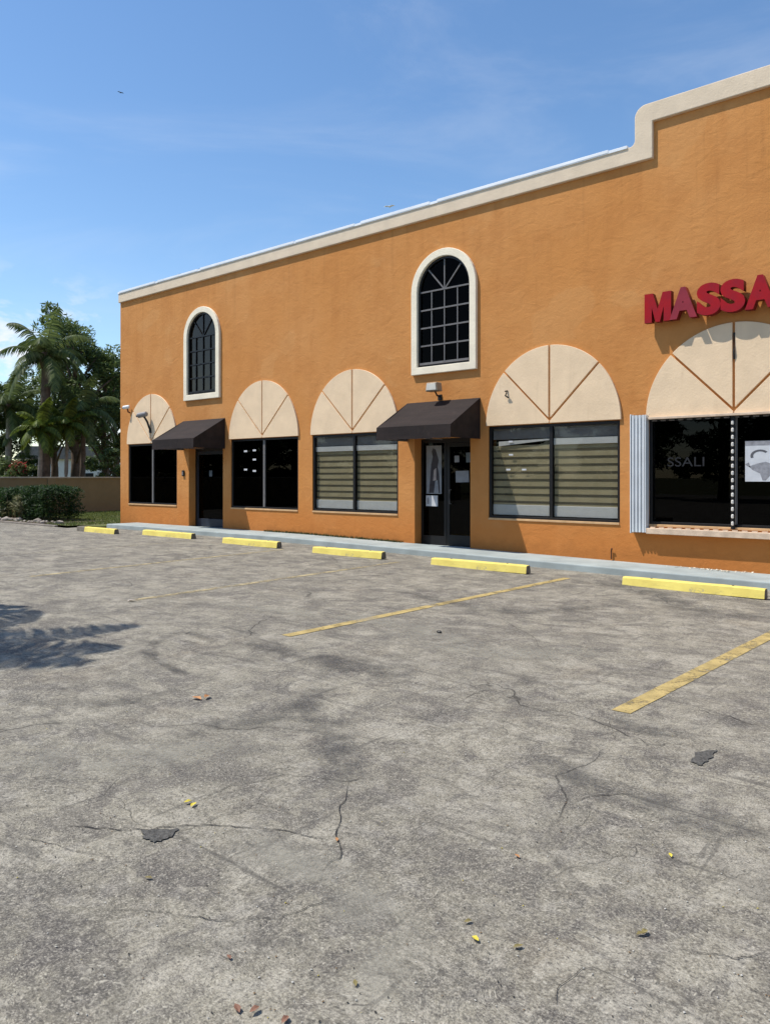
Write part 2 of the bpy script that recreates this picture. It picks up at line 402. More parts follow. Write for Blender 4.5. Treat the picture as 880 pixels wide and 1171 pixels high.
ribbon([(178,760),(170,748),(180,732),(215,724),(250,736)],[.12,.2,.22,.25,.15],TY2B,'tyre_mark')
ribbon([(173,745),(190,762),(225,775)],[.10,.16,.1],TY2B,'tyre_mark',.007)
ribbon([(275,733),(330,745),(390,760),(460,778)],[.3,.5,.55,.35],TY2B,'tyre_mark',.008)
ribbon([(372,765),(360,795),(320,818),(240,832),(170,852)],[.2,.35,.4,.35,.15],TY,'tyre_mark',.009)
ribbon([(640,663),(720,672),(800,700),(880,705)],[.5,.7,.8,.6],TY,'tyre_mark',.008)
ribbon([(440,672),(520,690),(600,700),(720,690)],[.3,.4,.5,.3],TY,'tyre_mark',.009)
ribbon([(0,800),(90,806),(190,800)],[.2,.3,.2],TY,'tyre_mark',.0085)
ribbon([(600,860),(700,905),(880,960)],[.3,.4,.5],TY,'tyre_mark',.0095)
ribbon([(330,800),(380,840),(400,900)],[.3,.5,.3],TY,'tyre_mark',.0065)
ribbon([(690,815),(740,835),(810,845)],[.1,.3,.1],TY,'tyre_mark',.0065)
ribbon([(230,690),(330,700),(460,715),(600,760)],[.3,.5,.5,.3],PALE,'bleached_track',.0055)
ribbon([(430,720),(560,745),(700,745)],[.5,.7,.5],PALE,'bleached_track',.0055)
ribbon([(0,860),(120,870),(300,850)],[.5,.8,.4],PALE,'bleached_track',.0057)
ribbon([(260,960),(340,985),(440,1060),(430,1160)],[.3,.45,.4,.3],PALE,'bleached_track',.0052)
CR=simple('crack_dark',(.035,.032,.03),.95,.3,20)  # dark colour of the crack ribbons
def crack(pts, w=.012, branch=True):
    P=[]; 
    for a,c in zip(pts,pts[1:]):
        n=max(2,int(math.hypot(a[0]-c[0],a[1]-c[1])/9))
        for k in range(n):
            t=k/n; P.append((a[0]+(c[0]-a[0])*t+random.uniform(-2.2,2.2), a[1]+(c[1]-a[1])*t+random.uniform(-1.3,1.3)))
    P.append(pts[-1]); w*=.5; W=[w*random.uniform(.3,1.3)*min(1,(min(i,len(P)-1-i)+.4)/4) for i in range(len(P))]
    ribbon(P,W,CR,'crack',.005,uv=False)
crack([(60,945),(110,948),(165,950),(215,944),(280,946),(340,953),(375,962)],.012)
crack([(225,918),(265,900),(330,886),(395,893),(440,890)],.009)
crack([(400,893),(390,925),(386,955),(388,980),(360,1003)],.014)
crack([(110,1038),(190,1045),(260,1054),(320,1050),(400,1020)],.007)
crack([(645,921),(675,911),(735,908)],.014)
crack([(628,1171),(640,1130),(668,1108),(700,1112),(740,1130)],.005)
crack([(500,815),(540,795),(560,788)],.012)
crack([(0,955),(45,962),(90,975),(140,985)],.007)
crack([(600,805),(650,815),(700,833),(745,853),(800,850)],.009)
crack([(795,812),(840,822),(880,834)],.016)
crack([(560,700),(610,730),(640,770)],.010)
crack([(790,1090),(840,1096),(878,1090)],.010)
def patch(pts, mat, name, lift=.007, label=None):
    b=MB(); P=[G(*p,lift=lift) for p in pts]; Q=[]
    for i in range(len(P)):
        a,c=P[i],P[(i+1)%len(P)]
        for k in range(5):
            v=a.lerp(c,k/5); Q.append((v.x+random.uniform(-.012,.012),v.y+random.uniform(-.012,.012),v.z))
    b.poly(Q); o=b.build(name,mat,asp); return o
DP=simple('tar_patch',(.125,.118,.105),.95,.5,60,.8)
patch([(161,951),(205,949),(193,960),(178,964),(164,959)],DP,'tar_patch')
patch([(790,873),(796,861),(821,858),(812,868),(800,876)],DP,'tar_patch')

# ------------------------------------------------------------------ building
bld=empty('commercial_building',(0,0,0),'two storey orange stucco building with cream arched panels and a stepped roofline','building')
XL,XR=-24.0,9.0
outline=[(XL,-.4),(XR,-.4),(XR,8.24),(-5.62,8.24),(-5.62,7.60),(XL,7.60)]
BAYS=[(-23.5,-20.72),(-18.05,-15.21),(-14.67,-11.76),(-9.23,-6.26),(-5.70,-2.66)]
SILL,HEAD=.72,2.70
DOORS=[(-20.1,-18.42),(-11.26,-9.70)]
def arch(cx,w,z0,zt,n=20):                   # window outline, z0 bottom, zt crown
    r=w/2; zs=zt-r*1.0; pts=[(cx-r,z0),(cx+r,z0)]
    for i in range(n+1):
        a=math.pi*i/n; pts.append((cx+r*math.cos(a),zs+r*math.sin(a)))
    return pts
UW=[(-19.40,1.42,4.12,6.57),(-10.41,1.46,4.14,6.60)]
w=MB().prism(outline,WALL,WALL+.32).build('front_wall',M['stucco'],bld)
cut=MB()
for x0,x1 in BAYS: cut.box(x0,x1,WALL-.5,WALL+1,SILL,HEAD)
for x0,x1 in DOORS: cut.box(x0,x1,WALL-.5,WALL+1,-.3,2.5)
for cx,ww,z0,zt in UW: cut.prism(arch(cx,ww,z0,zt),WALL-.5,WALL+1)
cu=cut.build('cutter',M['stucco'])
md=w.modifiers.new('bool','BOOLEAN'); md.operation='DIFFERENCE'; md.object=cu; md.solver='EXACT'
dg=bpy.context.evaluated_depsgraph_get(); me=bpy.data.meshes.new_from_object(w.evaluated_get(dg))
w.modifiers.clear(); w.data=me; bpy.data.objects.remove(cu)
if not me.materials: me.materials.append(M['stucco'])
b=MB(); b.box(XL,XL+.3,WALL+.32,WALL+16,-.4,7.6); b.box(XR-.3,XR,WALL+.32,WALL+16,-.4,8.24); b.box(XL+.3,XR-.3,WALL+15.7,WALL+16,-.4,7.6)
b.build('side_wall',M['stucco'],bld)
MB().box(XL+.3,XR-.3,WALL+.32,WALL+15.7,7.0,7.2).build('roof',M['flash'],bld)
b=MB()
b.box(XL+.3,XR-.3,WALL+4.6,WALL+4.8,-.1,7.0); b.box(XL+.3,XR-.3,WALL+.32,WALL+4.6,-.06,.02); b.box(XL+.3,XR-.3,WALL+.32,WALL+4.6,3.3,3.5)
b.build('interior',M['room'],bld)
# partitions so that the panes look into rooms
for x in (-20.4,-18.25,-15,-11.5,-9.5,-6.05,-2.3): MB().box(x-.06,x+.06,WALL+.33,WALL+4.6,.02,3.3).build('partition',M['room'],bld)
# cornice with the curved step
CP=WALL-.075
def rnd(cx,cz,r,a0,a1,n=8): return [(cx+r*math.cos(R(a0+(a1-a0)*i/n)),cz+r*math.sin(R(a0+(a1-a0)*i/n))) for i in range(n+1)]
co=[(XL-.01,7.52),(-5.60,7.52),(-5.60,8.20),(XR,8.20),(XR,8.55)]+rnd(-5.72,8.33,.22,90,180)+rnd(-6.04,7.93,.10,0,-90)+[(XL-.01,7.81)]
MB().prism(co,CP,WALL+.02).build('cornice',M['cornice'],bld,bevel=.015)
fl=MB(); fl.box(XL-.02,-6.08,CP-.02,WALL+.36,7.812,7.87); fl.box(XL-.02,-6.08,WALL+.02,WALL+.30,7.6,7.83)
for i in range(8):
    x=-6.2-i*2.2-random.random()*.3; fl.box(x-2.12,x,CP-.026-.002*(i%2),WALL+.1,7.83,7.890+.004*(i%3))
fl.build('roof_flashing',M['flash'],bld,bevel=.004)
RG=simple('roof_grime',(.10,.09,.08),.9,.3); x=-23.8
for i in range(12):
    x+=random.uniform(.3,.6); MB().box(x,x+random.uniform(.05,.25),WALL-.05,WALL+.03,7.866,7.87+random.uniform(.02,.05)).build('roof_debris',RG,bld)

# arched panels in four wedges
def clip(poly,n,d):                          # keep points with n.p >= d
    out=[]
    for i in range(len(poly)):
        a,c=poly[i],poly[(i+1)%len(poly)]; da=a[0]*n[0]+a[1]*n[1]-d; dc=c[0]*n[0]+c[1]*n[1]-d
        if da>=0: out.append(a)
        if (da>=0)!=(dc>=0):
            t=da/(da-dc); out.append((a[0]+(c[0]-a[0])*t,a[1]+(c[1]-a[1])*t))
    return out
GAP=.022
for (x0,x1) in BAYS:
    cx=(x0+x1)/2; a=(x1-x0)/2+.035; h0=HEAD+.01; hb=1.585
    ell=[(cx+a*math.cos(math.pi*i/48),h0+hb*math.sin(math.pi*i/48)) for i in range(49)]
    O=(cx,HEAD+.07); b=MB(); q=math.sqrt(.5)
    def half(p,n,off): return clip(p,n,n[0]*O[0]+n[1]*O[1]+off)
    nL=(q,q); nR=(-q,q)                      # above the left / right diagonal
    for pc in (half(half(ell,(-1,0),GAP),nL,GAP), half(half(ell,(1,0),GAP),nR,GAP), half(half(ell,(-q,-q),GAP),(-1,0),GAP*.5), half(half(ell,(q,-q),GAP),(1,0),GAP*.5)):
        if len(pc)>2: b.prism(pc,WALL-.045,WALL+.01)
    b.build('arch_panel',M['cream'],bld,bevel=.006)

# storefront windows
FY=WALL+.025
def window(x0,x1,z0,z1,mat,mull=True,fw=.06,sillmat='ledge'):
    f=MB(); cx=(x0+x1)/2
    f.ring([(x0+.003,z0+.003),(x1-.003,z0+.003),(x1-.003,z1-.003),(x0+.003,z1-.003)],[(x0+fw,z0+fw),(x1-fw,z0+fw),(x1-fw,z1-fw),(x0+fw,z1-fw)],FY,FY+.09)
    fr=f.build('window',M['bronze'],bld,bevel=.004)
    if mull: MB().box(cx-.035,cx+.035,FY+.005,FY+.085,z0+fw-.002,z1-fw+.002).build('mullion',M['bronze'] if mat!='darkglass' else M['greymetal'],fr)
    for a,c in (((x0+fw-.01),cx-.03),(cx+.03,(x1-fw+.01))): MB().box(a,c,FY+.04,FY+.046,z0+fw-.01,z1-fw+.01).build('pane',M[mat],fr)
    s=MB(); s.prism([(x0+.01,z0-.03),(x1-.01,z0-.03),(x1-.01,z0+.012),(x0+.01,z0+.012)],WALL-.022,FY-.002); s.build('sill',M['sillp'],fr,bevel=.005)
    return fr
M['sillp']=simple('pale_sill',(.58,.36,.18),.8,.15,6)
for i,(x0,x1) in enumerate(BAYS):
    window(x0,x1,SILL,HEAD,'clearglass' if i in (2,3) else 'darkglass',mull=(i!=4) or True)

# upper arched windows
for k,(cx,ww,z0,zt) in enumerate(UW):
    o=arch(cx,ww+.34,z0-.17,zt+.17); inn=arch(cx,ww,z0,zt)
    fr=MB().ring(o,inn,WALL-.075,WALL+.03).build('arched_window',M['trim'],bld,bevel=.012)
    i2=arch(cx,ww-.10,z0+.05,zt-.05)
    MB().ring(arch(cx,ww-.004,z0+.002,zt-.002),i2,WALL-.01,WALL+.06).build('window_frame',M['bronze'],fr)
    MB().prism(arch(cx,ww-.06,z0+.03,zt-.03),WALL+.035,WALL+.041).build('pane',M['upglassb' if k else 'upglass'],fr)
    g_=MB(); zs=zt-ww/2; t=.017; y0,y1=WALL-.002,WALL+.03
    hs=[zs, zs-.42, zs-.83, zs-1.24]; hs=[z for z in hs if z>z0+.2]
    for z in hs: g_.box(cx-ww/2+.05,cx+ww/2-.05,y0,y1,z-t,z+t)
    for dx in (-.36,0,.36): g_.box(cx+dx*ww/1.46-t*.7,cx+dx*ww/1.46+t*.7,y0+.004,y1+.002,z0+.05,zs-t-.001)
    rr=ww/2-.06
    for an in (48,90,132): 
        c_,s_=math.cos(R(an)),math.sin(R(an)); tt=.014
        g_.prism([(cx-s_*tt+c_*.04,zs+.02+c_*tt),(cx+s_*tt+c_*.04,zs+.02-c_*tt),(cx+s_*tt+c_*rr,zs-c_*tt+s_*rr),(cx-s_*tt+c_*rr,zs+c_*tt+s_*rr)],y0+.007,y1+.003)
    g_.box(cx-ww/2+.05,cx+ww/2-.05,WALL-.03,WALL-.012,z0+.05,z0+.10)
    g_.build('muntin',M['greymetal' if k else 'bronze'],fr)

# doors
def door(x0,x1,side):
    z0=g((x0+x1)/2)+.10; zt=2.5; dy=WALL+.24
    b=MB(); b.box(x0+.004,x0+.06,dy,dy+.07,z0,zt-.004); b.box(x1-.06,x1-.004,dy,dy+.07,z0,zt-.004); b.box(x0+.06,x1-.06,dy,dy+.07,zt-.10,zt-.004)
    fr=b.build('door_frame',M['bronze'],bld,bevel=.004)
    if side:
        xm=x0+.70; MB().box(xm-.03,xm+.03,dy+.003,dy+.067,z0,zt-.10).build('jamb',M['bronze'],fr)
        MB().box(x0+.06,xm-.03,dy+.03,dy+.036,z0+.22,zt-.10).build('sidelight',M['darkglass'],fr)
        MB().box(x0+.06,xm-.03,dy+.01,dy+.06,z0,z0+.22).build('kick_panel',M['bronze'],fr)
        a=xm+.03
    else: a=x0+.06
    e=x1-.06
    d=MB().ring([(a+.006,z0+.012),(e-.006,z0+.012),(e-.006,zt-.106),(a+.006,zt-.106)],[(a+.09,z0+.26),(e-.09,z0+.26),(e-.09,zt-.20),(a+.09,zt-.20)],dy+.012,dy+.055).build('door',M['bronze'] if side else M['navy'],bld,bevel=.004)
    MB().box(a+.085,e-.085,dy+.03,dy+.036,z0+.255,zt-.195).build('pane',M['darkglass'],d)
    hx=a+.13 if side else e-.13
    MB().tube([(hx-.0,dy+.01,1.0),(hx,dy-.05,1.0),(hx,dy-.05,1.32),(hx,dy+.01,1.32)],.012).build('handle',M['greymetal'],d)
    MB().box(x0+.01,x1-.01,WALL-.02,dy+.08,z0-.05,z0+.008).build('threshold',M['concrete'],bld)
M['navy']=simple('dark_navy_door',(.016,.022,.035),.45,.15,4,spec=.4)
door(*DOORS[0],False); door(*DOORS[1],True)

# ------------------------------------------------------------------ awnings
def awning(x0,x1,label):
    P,ZT,ZF,ZB=1.1,3.34,2.71,2.44
    r=empty('awning',((x0+x1)/2,WALL,ZB),label,'awning','dark canvas awnings over the doors')
    w=(x1-x0)/2; T,F=ZT-ZB,ZF-ZB
    b=MB(); n=14; top=[]
    for i in range(n+1):                     # slope sags a little between its bars
        x=-w+2*w*i/n; s=.012*math.sin(math.pi*((i*3)%n)/n)
        top.append([b.bm.verts.new((x,-P*t, T+(F-T)*t - s*math.sin(math.pi*t)-.02*math.sin(math.pi*t))) for t in (0,.25,.5,.75,1)])
    for a,c in zip(top,top[1:]):
        for k in range(4): b.bm.faces.new((a[k],c[k],c[k+1],a[k+1]))
    o=b.build('canopy',M['canvas'],r); m=o.modifiers.new('s','SOLIDIFY'); m.thickness=.012
    b=MB(); n=20; a_=[]; 
    for i in range(n+1):
        x=-w+2*w*i/n; a_.append((b.bm.verts.new((x,-P-.003,F+.004)),b.bm.verts.new((x,-P-.008-.004*math.sin(i*1.3),.006*math.sin(i*2.1)-.01))))
    for a,c in zip(a_,a_[1:]): b.bm.faces.new((a[0],c[0],c[1],a[1]))
    o=b.build('valance',M['canvas'],r); m=o.modifiers.new('s','SOLIDIFY'); m.thickness=.008
    for sx in (-1,1):
        b=MB(); X=sx*w; b.bm.faces.new([b.bm.verts.new(p) for p in ((X,0,T),(X,-P,F),(X,-P-.006,0),(X,0,0))])
        o=b.build('side_panel',M['canvas'],r); m=o.modifiers.new('s','SOLIDIFY'); m.thickness=.01
    b=MB()
    for x in (-w+.03,0,w-.03):
        b.tube([(x,-.01,T-.07),(x,-P+.02,F-.07)],.013,6); b.tube([(x,-P+.02,F-.03),(x,-P+.02,.02)],.013,6); b.tube([(x,-.01,.02),(x,-P+.02,.02)],.013,6)
    b.tube([(-w+.03,-P+.02,.02),(w-.03,-P+.02,.02)],.013,6)
    b.build('frame',M['greymetal'],r)
    return r
awning(-20.37,-18.32,'dark brown canvas awning over the far door, between the first two arched panels')
awning(-11.47,-9.44,'dark brown canvas awning over the poster-covered door, below a floodlight')

# ------------------------------------------------------------------ blinds
def blind(x0,x1,torn,label):
    y=WALL+.125; r=empty('window_blind',((x0+x1)/2,y,SILL),label,'window blind','zebra blinds behind the clear panes')
    w=(x1-x0)/2; ht=HEAD-SILL
    MB().box(-w,w,-.01,0,.30,ht-.42).build('fabric',M['blind'],r)
    b=MB(); z=.34
    while z<ht-.45:
        b.box(-w-.001,w+.001,-.016,-.012,z,z+.045); z+=.155
    b.build('dark_band',M['blinddark'],r)
    MB().box(-w,w,-.03,.02,.08,.30).build('bottom_rail',M['rail'],r,bevel=.01)
    b=MB(); b.box(-w,w,-.025,.05,ht-.29,ht-.04); b.build('cassette',M['valance'],r,bevel=.01)
    s=.10 if torn else 0
    b=MB(); b.prism([(-w+.15*bool(torn),ht-.43),(w,ht-.43+s),(w,ht-.30),(-w+.15*bool(torn),ht-.30-s*.3)],-.045,-.028); b.build('headrail',M['rail'],r)
L4=['left khaki banded blind behind the pane beside the far side of the poster door','right khaki banded blind in the window left of the poster door',
    'khaki banded blind with a sagging torn headrail, right of the poster door','khaki banded blind in the pane nearest the white folding shutter']
L4[0]='khaki banded blind in the far pane of the window left of the poster door'; L4[1]='khaki banded blind in the near pane of the window left of the poster door'
k=0
for x0,x1 in BAYS[2:4]:
    cx=(x0+x1)/2
    for a,c in ((x0+.06,cx-.04),(cx+.04,x1-.06)): blind(a,c,k==2,L4[k]); k+=1

# ------------------------------------------------------------------ shutter, tracks and light strip on the fifth bay
x0,x1=BAYS[4]
r=empty('storm_shutter',(-5.84,WALL,.58),'white accordion storm shutter folded open beside the dark window under the red letters','shutter')
b=MB(); zz=2.18; pts=[]
for k in range(4):
    for dx,dy in ((0,-.105),(.012,-.155),(.048,-.155),(.060,-.105)): pts.append((-.13+k*.066+dx*.88,dy))
A=[(b.bm.verts.new((p[0],p[1],0)),b.bm.verts.new((p[0],p[1],zz))) for p in pts]
for a,c in zip(A,A[1:]): b.bm.faces.new((a[0],c[0],c[1],a[1]))
o=b.build('folded_blades',M['white'],r); m=o.modifiers.new('s','SOLIDIFY'); m.thickness=.006
MB().box(-.152,-.132,-.17,.0,-.02,zz+.02).build('end_post',M['white'],r,bevel=.004)
MB().box(.13,.150,-.165,-.005,0,zz).build('lead_post',M['white'],r,bevel=.004)
MB().box(.152,3.2,-.16,-.003,-.02,.085).build('bottom_track',M['ledge'],r,bevel=.006)
MB().box(.172,3.2,-.12,-.048,zz-.09,zz-.045).build('top_track',M['ledge'],r,bevel=.006)
r=empty('light_strip',(-4.18,WALL,.72),'strip of small white lamps edging the dark window behind the shutter track','light strip')
def mods(pts,ax,mat):
    for (x,y,z) in pts:
        b=MB()
        if ax=='z': b.tube([(x,y,z-.036),(x,y,z-.024),(x,y,z+.024),(x,y,z+.036)],[.010,.023,.023,.010],8)
        else: b.box(x-.045,x+.045,y-.012,y+.012,z-.012,z+.012)
        b.build('lamp',mat,r)
MB().box(-.045,.02,-.05,-.02,-.02,1.98).build('post',M['bronze'],r)
mods([(-.012,-.065,.08+i*.125) for i in range(15)],'z',M['led'])
mods([(-1.40+i*.16,-.02,1.93) for i in range(18)],'x',simple('dim_lamps',(.16,.145,.14),.5,.3,20))
mods([(-1.40+i*.16,-.10,-.043) for i in range(18)],'x',M['ledge'])

# text on the glass and the poster
def text(s,name,mat,loc,w,h,depth,parent=None,off=.0):
    cu=bpy.data.curves.new(name,'FONT'); cu.body=s; cu.size=1; cu.extrude=.5; cu.offset=off; cu.resolution_u=6
    t=bpy.data.objects.new('tmp',cu); col.objects.link(t); dg=bpy.context.evaluated_depsgraph_get(); dg.update()
    me=bpy.data.meshes.new_from_object(t.evaluated_get(dg)); bpy.data.objects.remove(t)
    xs=[v.co.x for v in me.vertices]; ys=[v.co.y for v in me.vertices]; ax,ay=min(xs),min(ys); sx=w/(max(xs)-ax); sy=h/(max(ys)-ay)
    for v in me.vertices:
        x,y,z=v.co; v.co=((x-ax)*sx,-z*depth,(y-ay)*sy)
    me.materials.clear(); me.materials.append(mat); me.name=name
    o=bpy.data.objects.new(name,me); col.objects.link(o); o.location=loc
    if parent: o.parent=parent
    return o
GY=FY+.038
o=text('SSALI','window_lettering',simple('faint_lettering',(.013,.013,.016),.6,.3,10),(-5.37,GY-.002,1.80),.66,.17,.002); tag(o,'faint grey lettering on the dark pane beside the white shutter','lettering')
r=empty('window_poster',(-4.02,GY-.004,1.53),'white poster with grey drawing on the dark pane right of the lamp strip post','poster')
MB().box(0,1.25,-.003,.001,0,.70).build('sheet',M['paper'],r)
def blob(pts,mat,name,par,y=-.005,th=.002): MB().prism(pts,y,y+th).build(name,mat,par)
def arcband(cx,cz,r0,r1,a0,a1,n=14):
    o_=[(cx+r1*math.cos(R(a0+(a1-a0)*i/n)),cz+r1*.7*math.sin(R(a0+(a1-a0)*i/n))) for i in range(n+1)]
    i_=[(cx+r0*math.cos(R(a0+(a1-a0)*i/n)),cz+r0*.7*math.sin(R(a0+(a1-a0)*i/n)) ) for i in range(n+1)]
    return o_+i_[::-1]
blob([(0,.62),(1.25,.62),(1.25,.70),(0,.70)],M['ink2'],'header_band',r)
blob(arcband(.24,.44,.11,.155,40,200),M['ink'],'curl',r)
blob(arcband(.60,.40,.08,.115,60,230),M['ink'],'curl',r)
blob([(.06,.26),(.20,.31),(.33,.34),(.47,.28),(.62,.20),(.70,.12),(.55,.10),(.42,.13),(.33,.02),(.28,.02),(.24,.14),(.12,.20)],M['ink2'],'drawing',r)
blob([(.0,.30),(.06,.33),(.09,.24),(.03,.27)],M['ink2'],'leaf_mark',r)
blob(arcband(.95,.30,.14,.17,-60,150),M['ink2'],'flourish',r)
# door papers
dy=WALL+.24+.026
r=empty('door_poster',(-11.12,dy,1.22),'tall grey poster of a standing figure on the glass beside the door','poster')
MB().box(0,.44,-.003,0,0,1.12).build('sheet',M['papergrey'],r)
blob([(.08,.02),(.22,.02),(.26,.30),(.33,.32),(.36,.02),(.40,.02),(.37,.45),(.33,.62),(.36,.78),(.31,.92),(.27,1.03),(.20,1.06),(.16,.98),(.19,.86),(.14,.68),(.12,.45)],simple('dark_print',(.05,.045,.05),.7,.3,8),'figure',r)
blob([(.20,.30),(.29,.32),(.29,.60),(.22,.55)],simple('pale_print',(.36,.31,.30),.7,.2,8),'figure_highlight',r,-.008)
r=empty('notice',(-11.13,dy,.93),'small white notice below the tall poster on the sidelight','notice')
MB().box(0,.34,-.003,0,0,.25).build('sheet',M['paper'],r); blob([(.03,.05),(.09,.05),(.09,.2),(.03,.2)],M['ink2'],'print_mark',r)
def paper(x,z,w,h,mat,label):
    o=MB().box(-w/2,w/2,-.002,.002,-h/2,h/2).build('notice',mat,loc=(x,WALL+.24+.024,z)); tag(o,label,'notice','papers taped to the door glass'); 
    o.rotation_euler=(0,R(random.uniform(-2,2)),0)
paper(-10.10,1.62,.36,.26,M['papergrey'],'largest grey sheet of paper taped at eye height on the near door')
paper(-10.25,2.02,.13,.15,M['papergrey'],'small grey sticker high on the left of the near door glass')
paper(-9.93,2.05,.13,.22,simple('bluish_paper',(.13,.16,.18),.7,.15,9),'bluish slip high on the right of the near door glass')
o=MB().box(-.07,.07,-.004,.004,-.09,.09).build('notice',simple('faint_decal',(.10,.12,.14),.6,.2,9),loc=(-19.35,WALL+.262,1.72)); tag(o,'faint bluish decal on the far navy door','notice')
# small white spots on bay two glass, five of them
wh=simple('spot_white',(.55,.56,.58),.5,.1)
posn=[(281,516),(291,515),(291,525.5),(281,537),(291,538.5)]
o=empty('spot_set'); b=MB()
for (px,py) in posn:
    t=(px-440)/FOC; zz=(WALL+.065)/(CS+t*SN); X=zz*(-SN+t*CS); Z=EYE-(py-546)*zz/FOC
    b.box(X-.07,X+.07,GY-.004,GY-.001,Z-.025,Z+.025); b.build('mark',wh,o); b=MB()
o=o; tag(o,'five small white spots on the dark window beside the far door','stickers')
o=empty('spot_set'); b=MB()
for (px,py) in ((583.5,505),(584,520),(581,537),(599,537)):  # small white spots on bay four glass
    t=(px-440)/FOC; zz=(WALL+.065)/(CS+t*SN); X=zz*(-SN+t*CS); Z=EYE-(py-546)*zz/FOC
    b.box(X-.05,X+.05,GY-.004,GY-.001,Z-.018,Z+.018); b.build('mark',wh,o); b=MB()
o=o; tag(o,'four small white spots on the blind-covered window right of the poster door','stickers')

# ------------------------------------------------------------------ channel letter sign
r=empty('wall_sign',(-5.69,WALL,4.44),'red raised channel letters above the last arched panel','sign')
lx=[('M',0,.49),('A',.465,.485),('S',.945,.405),('S',1.345,.405),('A',1.745,.49),('G',2.28,.43),('E',2.76,.36)]
for i,(c,x,wd) in enumerate(lx):
    fm=M['redmat'] if i==1 else M['red']
    if c=='M':
        a=.135; o=MB().prism([(0,0),(a,0),(a,.27),(.205,0),(.285,0),(.49-a,.27),(.49-a,0),(.49,0),(.49,.53),(.335,.53),(.245,.235),(.155,.53),(0,.53)],-.065,.065).build('letter',fm,r,loc=(x,-.155,0))
    else: o=text(c,'letter',fm,(x,-.155,0),wd,.56,.15,r,off=.055)
    o.data.materials.append(M['redside'])
    for p in o.data.polygons:
        if abs(p.normal.y)<.5: p.material_index=1
    if i==1: o['label']='faded maroon letter'
    for dx in (.10,wd-.10): MB().tube([(dx,.04,.08),(dx,.155,.08)],.012,6).build('mounting_pin',M['bronze'],o)

# ------------------------------------------------------------------ wall fixtures
r=empty('floodlight',(-10.52,WALL,3.40),'beige floodlight on a short arm above the near awning','lamp')
MB().box(-.05,.05,-.03,0,-.05,.08).build('bracket',M['bronze'],r,bevel=.005)
MB().tube([(0,-.02,.03),(0,-.12,.05),(0,-.20,.14)],.018).build('arm',M['bronze'],r)
b=MB().prism([(-.17,.13),(.17,.13),(.14,.33),(-.14,.33)],-.34,-.14); b.build('housing',simple('beige_housing',(.34,.26,.18),.5,.15,9),r,bevel=.02)
MB().prism([(-.14,.155),(.14,.155),(.12,.305),(-.12,.305)],-.352,-.338).build('lens',M['lampglass'],r,bevel=.006)
def cam(loc,label,big,rz=0):
    r=empty('security_camera',loc,label,'camera','cameras on the far end of the facade',rz)
    if big:
        MB().tube([(.17,0,-.52),(.16,-.05,-.40),(.13,-.10,-.22),(.06,-.15,-.08),(0,-.19,-.02)],.033).build('arm',M['bronze'],r,smooth=True)
        MB().tube([(-.16,-.28,-.03),(-.12,-.265,-.02),(.14,-.14,.03),(.17,-.13,.03)],[.04,.085,.085,.05],12).build('body',simple('grey_camera_body',(.22,.21,.21),.4,.1),r)
        MB().tube([(-.165,-.282,-.031),(-.19,-.294,-.035)],.035,10).build('lens',M['black'],r)
        MB().box(.12,.22,-.03,0,-.58,-.46).build('base',M['bronze'],r,bevel=.004)
    else:
        MB().tube([(0,0,-.16),(0,-.07,-.14),(0,-.10,-.04)],.025).build('arm',simple('rust_bracket',(.16,.06,.03),.8,.2),r)
        MB().tube([(-.10,-.20,-.01),(-.08,-.19,0),(.08,-.08,.03),(.09,-.07,.03)],[.04,.06,.06,.03],12).build('body',M['white'],r)
        MB().tube([(-.105,-.204,-.01),(-.12,-.215,-.013)],.03,10).build('lens',M['black'],r)
cam((-22.28,WALL-.045,3.62),'grey camera on a curved arm mounted on the farthest arched panel',True)
cam((-23.40,WALL,3.93),'small white camera by the far corner, left of the farthest arched panel',False)
r=empty('door_bell',(-20.36,WALL,1.72),'small black keypad on the wall left of the far door','keypad')
MB().box(-.05,.05,-.045,0,-.08,.10).build('housing',M['black'],r,bevel=.008); MB().box(-.035,.035,-.052,-.044,-.05,.06).build('button_plate',M['greymetal'],r)
r=empty('wall_hook',(-8.72,WALL-.045,3.36),'tiny dark hook on the arched panel right of the near awning','hook')
MB().tube([(0,0,.07),(-.03,-.05,.06),(.02,-.07,.02),(-.03,-.05,-.03),(.03,-.02,-.08)],.016,6).build('hook_body',M['bronze'],r)
r=empty('wall_hook',(-4.17,WALL-.045,3.75),'dark conduit stub on the middle groove of the panel under the red letters','conduit')
MB().tube([(0,0,-.10),(0,-.02,.03),(0,0,.36)],.018,6).build('hook_body',M['bronze'],r)
r=empty('wall_pipe',(-6.42,WALL-.0,.11),'short rusty stub pipe at the foot of the wall left of the white shutter','pipe')
MB().tube([(0,-.03,-.08),(0,-.03,.08),(.02,-.05,.13)],.014,8).build('pipe_body',simple('rust',(.10,.04,.02),.9,.3),r)

